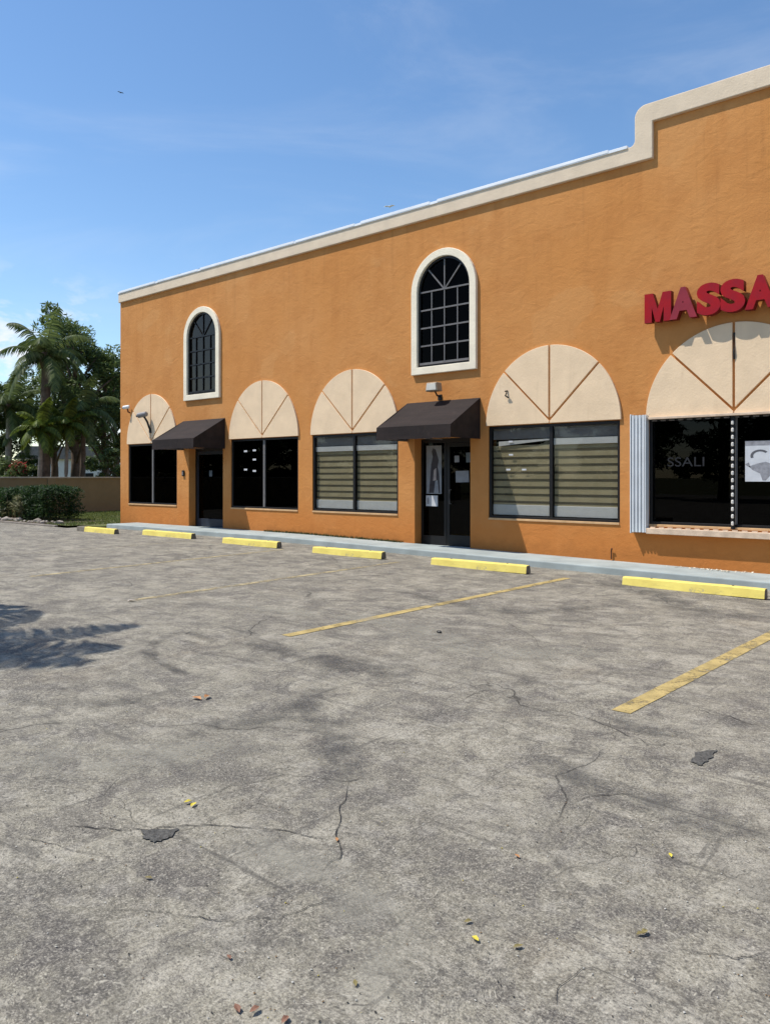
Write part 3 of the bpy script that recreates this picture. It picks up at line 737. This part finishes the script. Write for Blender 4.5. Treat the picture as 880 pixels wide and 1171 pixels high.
# ------------------------------------------------------------------ wheel stops
def stop(xc,yc,ln,yaw,label,dark=False):
    r=empty('wheel_stop',(xc,yc,g(xc)),label,'wheel stop','yellow wheel stops along the sidewalk',yaw)
    b=MB(); h=ln/2; pr=[(-.09,0),(.09,0),(.068,.125),(.05,.145),(-.05,.145),(-.068,.125)]
    n=14; rings=[]
    for i in range(n+1):
        x=-h+2*h*i/n; e=.012 if i in (0,n) else 0
        rings.append([b.bm.verts.new((x,p[0]*(1-e*6),p[1]*(1-e*3)+random.uniform(-.003,.002)*(p[1]>0))) for p in pr])
    for a,c in zip(rings,rings[1:]):
        for k in range(6): b.bm.faces.new((a[k],c[k],c[(k+1)%6],a[(k+1)%6]))
    b.bm.faces.new(rings[0][::-1]); b.bm.faces.new(rings[-1])
    bmesh.ops.recalc_face_normals(b.bm,faces=b.bm.faces)
    o=b.build('block',M['stop'],r); o.data.materials.append(M['stopdark'])
    for p in o.data.polygons:
        cx=sum(o.data.vertices[v].co.x for v in p.vertices)/len(p.vertices)
        if (dark and cx<-h*.55) or abs(p.normal.x)>.7: p.material_index=1  # end faces darkened too: their shade is put into the colour
    o.rotation_euler.x=random.uniform(-.02,.02)
    for sx in (-.62,.62):
        MB().tube([(sx,0,.138),(sx,0,.149)],.018,8).build('anchor_pin',M['bronze'],r)
def seg(a,b,dy=0): return G(*a),G(*b)
S=[(((88,607),(130,611)),'farthest wheel stop, by the hedge, with a dark end',True),(((163,611.5),(218,616.5)),'second farthest wheel stop, in front of the farthest dark window',False),
   (((254,621),(316,627.5)),'yellow wheel stop in front of the dark window with the white spots',False),(((356,632),(436,640)),'yellow wheel stop in front of the window left of the poster door',False),
   (((492,645.5),(601,657)),'yellow wheel stop between the poster door and the two nearest painted lines',False),(((711,668.5),(873,686.5)),'nearest and largest yellow wheel stop, below the white shutter',False)]
for (a,c),lb,dk in S:
    p,q=G(*a),G(*c); m=(p+q)/2
    stop(m.x,m.y+.085,(q-p).length,math.atan2(q.y-p.y,q.x-p.x)*.6,lb,dk)

# ------------------------------------------------------------------ perimeter wall
zg=g(-24)
r=empty('boundary_wall',(-33.1,20,zg),'low tan masonry wall with pale cap between the lawn and the trees','wall')
MB().box(0,.2,-38,40,-.3,1.58).build('wall_body',M['tan'],r)
MB().box(-.05,.25,-38,40,1.583,1.64).build('cap',M['capm'],r,bevel=.01)
for y in range(-36,40,4): MB().box(.203,.24,y,y+.35,-.3,1.58).build('pier',M['tan'],r)

# ------------------------------------------------------------------ vegetation
def leaves(b,centre,rad,n,size,flat=.8,rng=random,long=1.6):
    for _ in range(n):
        while True:
            v=Vector((rng.uniform(-1,1),rng.uniform(-1,1),rng.uniform(-1,1)))
            if .25<v.length<1: break
        p=centre+Vector((v.x*rad.x,v.y*rad.y,v.z*rad.z))
        u=Vector((rng.gauss(0,1),rng.gauss(0,1),rng.gauss(0,.6))).normalized(); w=u.cross(Vector((rng.gauss(0,.5),rng.gauss(0,.5),1))).normalized()
        s=size*rng.uniform(.6,1.35); u=u*s*long; w=w*s*.5
        m=u.cross(w).normalized()*s*.12
        vs=[b.bm.verts.new(q) for q in (p-u*.5,p+w*.5+m,p+u*.5,p-w*.5+m)]
        b.bm.faces.new(vs)
def tree(name,base,h,crown,label,mat,seed,trunkr=.16,nl=9000,leaf=.2,group='trees beyond the boundary wall',bark='bark',cat='tree',low=.35,lean=0):
    rg=random.Random(seed); r=empty(name,base,label,cat,group)
    b=MB(); tp=[Vector((0,0,-.1)),Vector((lean*.3,.05,h*.25)),Vector((lean*.7,-.1,h*.5)),Vector((lean,.1,h*.78))]
    b.tube(tp,[trunkr*1.25,trunkr,trunkr*.8,trunkr*.35],10)
    cl=MB(); rx,rz=crown; cents=[]
    nb=16
    for i in range(nb):
        a=i*2.4+rg.uniform(-.4,.4); t=low+(1-low)*((i+.5)/nb); rad=rx*(.25+.75*math.sin(math.pi*min(.98,.25+.7*(t-low)/(1-low))))*rg.uniform(.65,1.1)
        c=Vector((lean*t+rad*math.cos(a)*.75,rad*math.sin(a)*.75,h*t)); cents.append(c)
        s=Vector((lean*t*.8,0,h*max(.2,t-.22))); b.tube([s,(s+c)/2+Vector((0,0,.15)),c],[trunkr*.42,trunkr*.25,trunkr*.08],6)
    b.build('trunk',M[bark],r,smooth=True)
    per=nl//(nb*4)
    for c in cents:
        for k in range(4):
            o=Vector((rg.gauss(0,1),rg.gauss(0,1),rg.gauss(0,.7)))*rx*.20
            leaves(cl,c+o,Vector((1,1,.62))*rx*rg.uniform(.16,.30),per,leaf,rng=rg)
    top=Vector((lean,0,h)); leaves(cl,top-Vector((0,0,rx*.25)),Vector((rx*.35,rx*.35,rx*.25)),per*3,leaf,rng=rg)
    cl.build('crown',mat,r,recalc=False)
    return r
def frond(b,base,az,el,ln,rg,droop=1.0,lw=.05,nl=34,ll=.55):
    d=Vector((math.cos(az)*math.cos(el),math.sin(az)*math.cos(el),math.sin(el))); p=Vector(base); pts=[p.copy()]; dirs=[d.copy()]
    for i in range(nl):
        d=(d+Vector((0,0,-droop*2.2/nl*(.3+i/nl)))).normalized(); p=p+d*ln/nl; pts.append(p.copy()); dirs.append(d.copy())
    side=Vector((-math.sin(az),math.cos(az),0))
    for i in range(nl):
        w=.02*(1-i/nl)+.004; q=[b.bm.verts.new(x) for x in (pts[i]-side*w,pts[i]+side*w,pts[i+1]+side*w,pts[i+1]-side*w)]; b.bm.faces.new(q)
    for i in range(3,nl):
        t=i/nl; L_=ll*math.sin(math.pi*min(1,.18+t*.78))**.7
        for sg in (-1,1):
            out=(side*sg*.9+dirs[i]*.55+Vector((0,0,-.55-.3*rg.random()))).normalized(); e=pts[i]+out*L_*rg.uniform(.85,1.1); m=pts[i]+out*L_*.5+Vector((0,0,.05*L_)); e.z-=.15*L_
            v=[b.bm.verts.new(x) for x in (pts[i]-dirs[i]*lw*.5,pts[i]+dirs[i]*lw*.5,m+dirs[i]*lw*.5,e,m-dirs[i]*lw*.5)]
            b.bm.faces.new(v)
def palm(name,base,h,ln,nf,label,seed,group,tr=.17,mat='palm',bark='barkpale',cat='palm tree',az0=0,lw=.07):
    rg=random.Random(seed); r=empty(name,base,label,cat,group); b=MB()
    n=9; b.tube([(.15*math.sin(i/n*2),.05*i/n,-.1+(h+.1)*i/n) for i in range(n+1)],[tr*(1.25-.5*i/n+.06*(i%2)) for i in range(n+1)],10).build('trunk',M[bark],r,smooth=True)
    c=MB()
    for i in range(nf):
        az=az0+i*2.399; el=R(75-100*(i/nf)); frond(c,(.15*math.sin(2),.05,h),az,el,ln*rg.uniform(.85,1.1),rg,droop=1.0+.4*(i/nf),lw=lw,ll=ln*.24)
    c.build('crown',M[mat],r,recalc=False)
    MB().tube([(.13,.05,h-.7),(.14,.05,h-.2),(.14,.05,h+.25)],[tr*.8,tr*1.5,tr*.4],10).build('crownshaft',M['leafB'] if mat!='palm' else M['bark'],r,smooth=True)
    return r
TG='trees beyond the boundary wall'
palm('palm_tree',spot(50,38,.0),7.6,2.9,16,'tall palm with a long arching frond against the sky, left of the big tree',3,TG,.24,bark='bark')
tree('broadleaf_tree',spot(86,42,0),9.9,(3.0,0),'tallest leafy tree with an uneven crown behind the tan wall',M['leafA'],11,.24,8500,.20,low=.42)
tree('broadleaf_tree',spot(120,44,0),8.8,(2.2,0),'leafy tree close against the far corner of the orange building',M['leafA'],12,.2,7000,.20,low=.36)
tree('broadleaf_tree',spot(62,45,0),8.3,(2.5,0),'dark tree behind the tall palm',M['leafB'],17,.2,5500,.2,low=.45)
tree('broadleaf_tree',spot(-8,41,0),6.6,(2.2,0),'dark leafy tree at the left edge behind the hedge',M['leafA'],13,.2,6500,.19,low=.3)
tree('broadleaf_tree',spot(133,50,0),8.4,(2.6,0),'dark tree partly hidden by the corner of the orange building',M['leafA'],14,.2,8000,.2,low=.15)
palm('palm_tree',spot(8,39,0),5.2,2.4,14,'shorter palm at the left edge of the picture beyond the wall',5,TG,.15)
palm('palm_tree',spot(44,36.6,0),3.9,1.7,15,'young yellow-green palm in front of the tall palm trunk',6,TG,.10,mat='leafC',lw=.09)
palm('palm_tree',spot(74,37.6,0),4.2,1.7,14,'young green palm under the crown of the big tree',8,TG,.09,mat='leafC',lw=.09)
palm('palm_tree',spot(93,39,0),4.9,2.4,14,'slender palm with a reddish trunk near the big tree',9,TG,.13,bark='bark')
palm('palm_tree',spot(24,40,0),4.2,2.1,14,'small palm with a pale thin trunk left of the tall palm',10,TG,.09)
for px,d,h_,mt,lb in ((14,37,2.3,'leafA','low dark shrub beside the short palm beyond the wall'),(36,38.5,2.5,'leafB','low green shrub among the pale trunks beyond the wall'),(127,37.5,3.0,'leafA','dark shrub beyond the wall next to the building corner')):
    tree('shrub',spot(px,d,0),h_,(1.0,0),lb,M[mt],int(px*7),.05,2600,.14,group='shrubs beyond the boundary wall',cat='shrub',low=.4)
# red flowering shrub
r=empty('flowering_shrub',spot(21,36.6,0),'shrub with red flowers just above the wall at the left','shrub')
b=MB(); leaves(b,Vector((0,0,1.3)),Vector((.6,.6,1.1)),1500,.14); b.build('foliage',M['leafA'],r,recalc=False)
b=MB(); leaves(b,Vector((0,0,1.95)),Vector((.5,.5,.45)),180,.13); b.build('flowers',foliage('red_petals',(.25,.03,.03),(.45,.08,.07)),r,recalc=False)
MB().tube([(0,0,-.1),(.03,0,1.5)],[.05,.02],6).build('stem',M['bark'],r)
# pale house beyond
p=spot(86,58,0); r=empty('white_building',p,'low white building glimpsed between the trunks beyond the wall','building',rz=R(50))
MB().box(-3.2,3.0,-3,3,0,2.9).build('wall',simple('white_wall',(.78,.76,.72),.8,.05),r)
MB().prism([(-3.5,2.9),(3.3,2.9),(2.3,3.8),(-2.5,3.8)],-3.2,3.2).build('roof',simple('dull_roof',(.25,.22,.20),.9,.2),r)
for x in (-1.6,1.4): MB().box(x-.5,x+.5,-3.03,-2.98,.9,1.9).build('window',M['bronze'],r)

# hedge
def hedge(cx,cy,lx,ly,h,seed,label,mat,n=9000):
    rg=random.Random(seed); r=empty('hedge',(cx,cy,zg+.05),label,'hedge','clipped hedge sections along the bed'); b=MB()
    for _ in range(n):
        # shell of a rounded box, ragged
        u,v=rg.uniform(-1,1),rg.uniform(-1,1); k=rg.choice((0,0,1,1,2,2,2))
        s=[u,v,rg.uniform(-1,1)]
        if k==0: s[0]=rg.choice((-1,1))
        elif k==1: s[1]=-1 if rg.random()<.8 else 1
        else: s[2]=1
        q=Vector(s); m=(abs(q.x)**6+abs(q.y)**6+abs(q.z)**6)**(1/6); q=q/m*rg.uniform(.74,1.04)
        lump=1+.07*math.sin(q.x*7+seed)+.05*math.sin(q.z*6+q.x*11)
        p=Vector((q.x*lx*lump,q.y*ly*lump,h*.54+q.z*h*.5*lump)); leaves(b,p,Vector((.03,.03,.03)),1,.085,rng=rg)
    b.build('foliage',M[mat],r,recalc=False)
    t=MB()
    for i in range(5):
        x=-lx*.7+i*lx*.35; t.tube([(x,0,-.05),(x+.05,0,h*.55),(x-.1,.05,h*.85)],[.03,.02,.01],6)
    t.build('stems',M['bark'],r)
hedge(-28.0,13.6,1.25,.8,1.16,1,'dark green clipped hedge with a rounded end beside the grass',  'hedge',12000)
hedge(-30.4,13.4,1.25,.8,1.06,2,'looser paler hedge section with dry twigs at the left edge','hedge',9000)
hedge(-32.0,13.4,.8,.8,1.06,3,'hedge section at the far left against the boundary wall','hedge',6000)
r=empty('dry_plant',(-29.0,12.75,zg+.05),'straggly pale plant in front of the hedge at the left edge','plant')
b=MB(); rg=random.Random(4)
for _ in range(9): leaves(b,Vector((rg.uniform(-.9,.9),rg.uniform(-.2,.2),rg.uniform(.2,.85))),Vector((.22,.2,.22)),45,.10,rng=rg,long=2.2)
b.build('foliage',foliage('dry_straggle',(.07,.09,.03),(.26,.24,.12)),r,recalc=False)
b=MB()
for i in range(12): x=-.8+i*.15; b.tube([(x,0,-.03),(x+rg.uniform(-.15,.15),-.05,rg.uniform(.4,.9))],[.012,.006],5)
b.build('stems',M['dry'],r)
# rocks along the bed
RK=simple('bed_stone',(.30,.26,.22),.9,.3,7,.5)
rg=random.Random(21)
b=MB()
for i in range(46):
    x=rg.uniform(-31,-25.3); y=rg.uniform(12.36,12.95); s=rg.uniform(.05,.16)
    m=bmesh.ops.create_icosphere(b.bm,subdivisions=1,radius=s,matrix=Matrix.Translation((x,y,zg+.07+s*.2)))
    for v in m['verts']: v.co.z=zg+.05+(v.co.z-zg-.05)*.6; v.co+=Vector((rg.uniform(-1,1),rg.uniform(-1,1),rg.uniform(-1,1)))*s*.22
o=b.build('bed_gravel',RK); tag(o,'rough stones strewn on the mulch before the hedge','stones',kind='stuff')
# grass tufts on the strip beside the building
def tufts(n,xr,yr,hh,name,label,mat,zf):
    b=MB(); rg=random.Random(31)
    for _ in range(n):
        x=rg.uniform(*xr); y=rg.uniform(*yr); z=zf(x); a=rg.uniform(0,6.28); h=rg.uniform(.4,1)*hh; w=.012
        dx,dy=math.cos(a)*w,math.sin(a)*w; lx_,ly_=rg.gauss(0,.4)*h,rg.gauss(0,.4)*h
        b.bm.faces.new([b.bm.verts.new(p) for p in ((x-dx,y-dy,z),(x+dx,y+dy,z),(x+lx_,y+ly_,z+h))])
    o=b.build(name,mat,recalc=False); tag(o,label,'grass',kind='stuff')
tufts(26000,(-32.9,-24.05),(12.4,24),.09,'grass','short patchy grass between the hedge and the building corner',M['grass'],lambda x:zg+.045)
tufts(900,(-16.5,-11.6),(14.10,14.19),.07,'weeds','low weeds in the joint between the wall and the walk',foliage('weed',(.03,.05,.015),(.10,.11,.04)),lambda x:g(x)+.125)

# palm outside the frame whose crown shades the asphalt
strm=MB().tube([(-11.85,-.35,g(-12)-.05),(-11.85,-.35,g(-12)+.12)],[1.1,1.1],24).build('planting_island',M['mulch']); tag(strm,kind='structure')
palm('palm_tree',(-11.85,-.35,g(-12.4)+.05),6.2,3.1,26,'palm standing in the lot left of the camera that throws the leafy shadow','41','palms in the lot',.16,lw=.075,az0=.5)
r=tree('broadleaf_tree',(-12.8,-.1,g(-14)),6.9,(2.0,0),'small leafy tree in the lot left of the camera',M['leafA'],55,.12,3600,.22,group='palms in the lot',low=.55)

# unseen trees added behind the camera to darken the window reflections
src=tree('broadleaf_tree',(-48,-24,0),9.5,(4.2,0),'large leafy tree added out of view to darken the window reflections',M['leafA'],77,.3,7000,.42,group='unseen trees added across the lot',low=.2)
for i,(x,y,s) in enumerate(((-62,-6,1.1),(-36,-30,1.05),(-27,-33,.9),(-18,-30,1.1),(-10,-34,1.0),(-2,-31,.95),(7,-33,1.1),(16,-30,1.0),(-55,-15,1.0),(24,-28,1.0),(-70,-20,1.1),(-78,-30,1.1),(-66,-13,.9),(-84,-40,1.2),(-60,-27,1.0),(-90,-28,1.2),(-50,-38,1.0),(-74,-8,1.0))):
    c=copy_tree(src); c.location=(x,y,-.1); c.scale=(s,s,s*(.9+.05*(i%4))); c.rotation_euler.z=i*1.3
    c['label']='large leafy tree added out of view to darken the window reflections'

# ------------------------------------------------------------------ loose leaves
def leafthing(px,py,mat,s,label,n=1,seed=0):
    rg=random.Random(seed+int(px)); p=G(px,py,.008); b=MB()
    for k in range(n):
        o=Vector((rg.uniform(-1,1),rg.uniform(-1,1),0))*s*(.7 if n>1 else 0); a=rg.uniform(0,6.28); u=Vector((math.cos(a),math.sin(a),0)); w=Vector((-u.y,u.x,0)); z=Vector((0,0,1))
        P=[o-u*s*.55,o-u*s*.2+w*s*.26+z*s*.18,o+u*s*.2+w*s*.24+z*s*.14,o+u*s*.6+z*s*.12,o+u*s*.2-w*s*.22+z*s*.16,o-u*s*.2-w*s*.26+z*s*.2]
        c=b.bm.verts.new(o+z*.004+z*.004*k); vs=[b.bm.verts.new(q+z*.004*k) for q in P]
        for i in range(6): b.bm.faces.new((c,vs[i],vs[(i+1)%6]))
    o=b.build('fallen_leaf',mat,recalc=False); o.location=p; tag(o,label,'leaf','fallen leaves on the asphalt')
YL=simple('yellow_leaf',(.62,.50,.06),.6,.2,40); OR=simple('orange_leaf',(.42,.20,.08),.7,.25,40); RD=simple('red_brown_leaf',(.22,.11,.07),.7,.3,40); BR=simple('olive_leaf',(.20,.16,.06),.7,.3,40)
leafthing(222,920,YL,.045,'small pale yellow leaf pair beside a crack in the left half of the asphalt',2)
leafthing(543,1076,YL,.040,'brightest yellow leaf near the bottom middle of the asphalt',1)
leafthing(535,1056,BR,.035,'olive leaf just behind the brightest yellow leaf',1)
leafthing(592,1085,BR,.038,'olive brown leaf right of the brightest yellow leaf',1)
leafthing(733,1072,BR,.040,'crumpled olive leaf right of centre near the bottom edge',2)
leafthing(766,980,YL,.032,'dull yellow leaf on the right side of the asphalt',1)
leafthing(229,799,OR,.085,'light orange leaf scrap lying by the tyre marks',2)
leafthing(281,1158,RD,.04,'reddish brown leaf pair at the bottom edge left of centre',2)
leafthing(326,1169,RD,.040,'small reddish leaf at the very bottom edge',1)
leafthing(591,981,OR,.030,'tiny orange leaf in the middle right of the near asphalt',1)
leafthing(170,1006,BR,.032,'olive leaf speck in the left part of the near asphalt',1)
leafthing(385,962,OR,.030,'orange leaf crumb beside the forked crack',1)
leafthing(262,1097,RD,.026,'dark red leaf crumb above the reddish leaf pair',1)
leafthing(406,1127,BR,.030,'greenish leaf crumb near the bottom middle',1)
leafthing(150,688,simple('pale_scrap',(.7,.62,.55),.7,.1),.10,'pale scrap at the end of the worn line in the left lot',1)
p=G(502,724,.0); r=empty('stone',p,'small dark stone alone in the middle of the lot','stone')
b=MB(); m=bmesh.ops.create_icosphere(b.bm,subdivisions=2,radius=.026)
for v in m['verts']: v.co=Vector((v.co.x*1.2,v.co.y,v.co.z*.7+.012))*random.uniform(.9,1.1)
b.build('stone_body',M['black'],r)
# grit and leaf crumbs
b=MB(); rg=random.Random(5)
for _ in range(700):
    px=rg.uniform(-40,920); py=700+480*rg.random()**.8; p=G(px,py,.004); s=rg.uniform(.002,.0065)
    a=rg.uniform(0,6.28); u=Vector((math.cos(a),math.sin(a),0))*s; w=Vector((-u.y,u.x,0))*.7; t=Vector((0,0,s*.6))
    q=[b.bm.verts.new(x) for x in (p-u,p+w,p+u,p-w)]; c=b.bm.verts.new(p+t)
    for i in range(4): b.bm.faces.new((q[i],q[(i+1)%4],c))
gm=NT('grit'); gi=gm.n('ShaderNodeNewGeometry'); rp=gm.n('ShaderNodeValToRGB'); rp.color_ramp.interpolation='CONSTANT'
els=rp.color_ramp.elements; els[0].position=0; els[0].color=(.42,.40,.35,1); els[1].position=.35; els[1].color=(.05,.045,.04,1)
for pos,cc in ((.6,(.20,.13,.07,1)),(.8,(.55,.52,.46,1)),(.93,(.40,.33,.08,1))):
    e=els.new(pos); e.color=cc
gm.L(gi.outputs['Random Per Island'],rp.inputs[0]); gm.bsdf(rp.outputs[0],.85)
o=b.build('grit',gm.m,recalc=False); tag(o,'loose grit and leaf crumbs scattered over the asphalt','grit',kind='stuff')
# paint flakes at the foot of the wall
b=MB(); rg=random.Random(8)
for _ in range(70):
    x=rg.gauss(-4.45,.35); y=rg.uniform(13.95,14.16); z=g(x)+.128; s=rg.uniform(.01,.035); a=rg.uniform(0,6.28)
    b.bm.faces.new([b.bm.verts.new((x+math.cos(a+k*2.1)*s,y+math.sin(a+k*2.1)*s,z+rg.uniform(0,.02))) for k in range(3)])
o=b.build('paint_flakes',M['trim'],recalc=False); tag(o,'pale paint flakes fallen on the walk under the dark window','flakes',kind='stuff')

# birds
def bird(px,py,d,span,mat,label,bank):
    t=(px-440)/FOC; p=spot(px,d,EYE-(py-546)*d/FOC); r=empty('bird',p,label,'bird',rz=bank)
    MB().tube([(0,-.5*span*.5,0),(0,-.2*span*.5,.01),(0,.15*span*.5,.01),(0,.45*span*.5,0)],[span*.015,span*.07,span*.06,span*.01],8).build('body',mat,r,smooth=True)
    for s in (-1,1):
        b=MB(); b.bm.faces.new([b.bm.verts.new(q) for q in ((0,-.09*span,.01),(s*.25*span,-.10*span,.10*span),(s*.5*span,.02*span,.06*span),(s*.24*span,.06*span,.09*span),(0,.09*span,.01))])
        o=b.build('wing',mat,r); m=o.modifiers.new('s','SOLIDIFY'); m.thickness=.01
bird(138,106,70,.6,simple('dark_feather',(.05,.05,.06),.8),'small dark bird high in the sky above the far end of the roof',R(80))
bird(445,236.5,48,.75,simple('white_feather',(.8,.8,.8),.8),'small white bird just above the roofline',R(20))

# ------------------------------------------------------------------ light, sky, camera
sun_from=Vector((-1.12,-1.0,2.6)).normalized()
el=math.asin(sun_from.z); az=math.atan2(sun_from.x,sun_from.y)
sd=bpy.data.lights.new('sun','SUN'); sd.energy=4.0; sd.angle=R(.53); sd.color=(1,.955,.88)
so=bpy.data.objects.new('sun',sd); col.objects.link(so); so.rotation_euler=sun_from.to_track_quat('Z','Y').to_euler(); so.location=(0,0,30)
wd=bpy.data.worlds.new('World'); scene.world=wd; wd.use_nodes=True; nt=wd.node_tree; nt.nodes.clear()
def N(t,**k):
    x=nt.nodes.new(t)
    for a,v in k.items(): setattr(x,a,v)
    return x
sky=N('ShaderNodeTexSky'); sky.sky_type='NISHITA'; sky.sun_disc=False; sky.sun_elevation=el; sky.sun_rotation=az%(2*math.pi)
sky.air_density=1.0; sky.dust_density=.2; sky.ozone_density=1.3; sky.altitude=0
tc=N('ShaderNodeTexCoord'); sep=N('ShaderNodeSeparateXYZ'); nt.links.new(tc.outputs['Generated'],sep.inputs[0])
def wm(op,a,b_=None):
    x=N('ShaderNodeMath',operation=op)
    for i,v in enumerate((a,b_)):
        if v is None: continue
        if isinstance(v,(int,float)): x.inputs[i].default_value=v
        else: nt.links.new(v,x.inputs[i])
    return x.outputs[0]
def wr(s,a,b_,c=0,d=1):
    x=N('ShaderNodeMapRange'); x.interpolation_type='SMOOTHSTEP'
    for i,v in enumerate((a,b_,c,d)): x.inputs[i+1].default_value=v
    nt.links.new(s,x.inputs[0]); return x.outputs[0]
def wn(sc,scale,det=6,rough=.6,dist=0,rot=(0,0,0)):
    m=N('ShaderNodeMapping'); m.inputs['Scale'].default_value=scale; m.inputs['Rotation'].default_value=rot; nt.links.new(tc.outputs['Generated'],m.inputs[0])
    x=N('ShaderNodeTexNoise'); x.inputs['Scale'].default_value=sc; x.inputs['Detail'].default_value=det; x.inputs['Roughness'].default_value=rough; x.inputs['Distortion'].default_value=dist
    nt.links.new(m.outputs[0],x.inputs['Vector']); return x.outputs['Fac']
cum=wm('MULTIPLY',wr(wn(9,(1,1,2.2),7,.6,.3),.44,.58),wm('MULTIPLY',wr(sep.outputs[2],.0,.05),wr(sep.outputs[2],.27,.13)))
westness=wr(sep.outputs[0],-.80,-.90)         # low clouds only towards the west
cum=wm('MULTIPLY',cum,westness)
cir=wm('MULTIPLY',wr(wn(2.2,(1,.22,3.4),9,.62,1.0,(0,R(25),R(30))),.44,.74),.13)
cir=wm('MULTIPLY',cir,wr(sep.outputs[2],.05,.3))
fac=wm('MAXIMUM',cum,cir)
mx=N('ShaderNodeMix',data_type='RGBA'); nt.links.new(fac,mx.inputs[0]); hs=N('ShaderNodeHueSaturation'); hs.inputs['Saturation'].default_value=1.15; nt.links.new(sky.outputs[0],hs.inputs['Color']); nt.links.new(hs.outputs[0],mx.inputs[6]); mx.inputs[7].default_value=(5.4,5.6,5.9,1)
bg=N('ShaderNodeBackground'); bg.inputs[1].default_value=.135; nt.links.new(mx.outputs[2],bg.inputs[0])
wo=N('ShaderNodeOutputWorld'); nt.links.new(bg.outputs[0],wo.inputs[0])

cd=bpy.data.cameras.new('camera'); cd.sensor_fit='VERTICAL'; cd.sensor_height=36; cd.lens=FOC/1171*36; cd.shift_y=-39.5/1171; cd.clip_start=.05; cd.clip_end=6000
ca=bpy.data.objects.new('camera',cd); col.objects.link(ca); ca.location=(0,0,EYE); ca.rotation_euler=(R(90),0,YAW); scene.camera=ca
vs=scene.view_settings; vs.view_transform='Standard'; vs.look='None'; vs.exposure=.42; vs.gamma=1; vs.use_curve_mapping=False
scene.cycles.max_bounces=8; scene.cycles.transparent_max_bounces=12
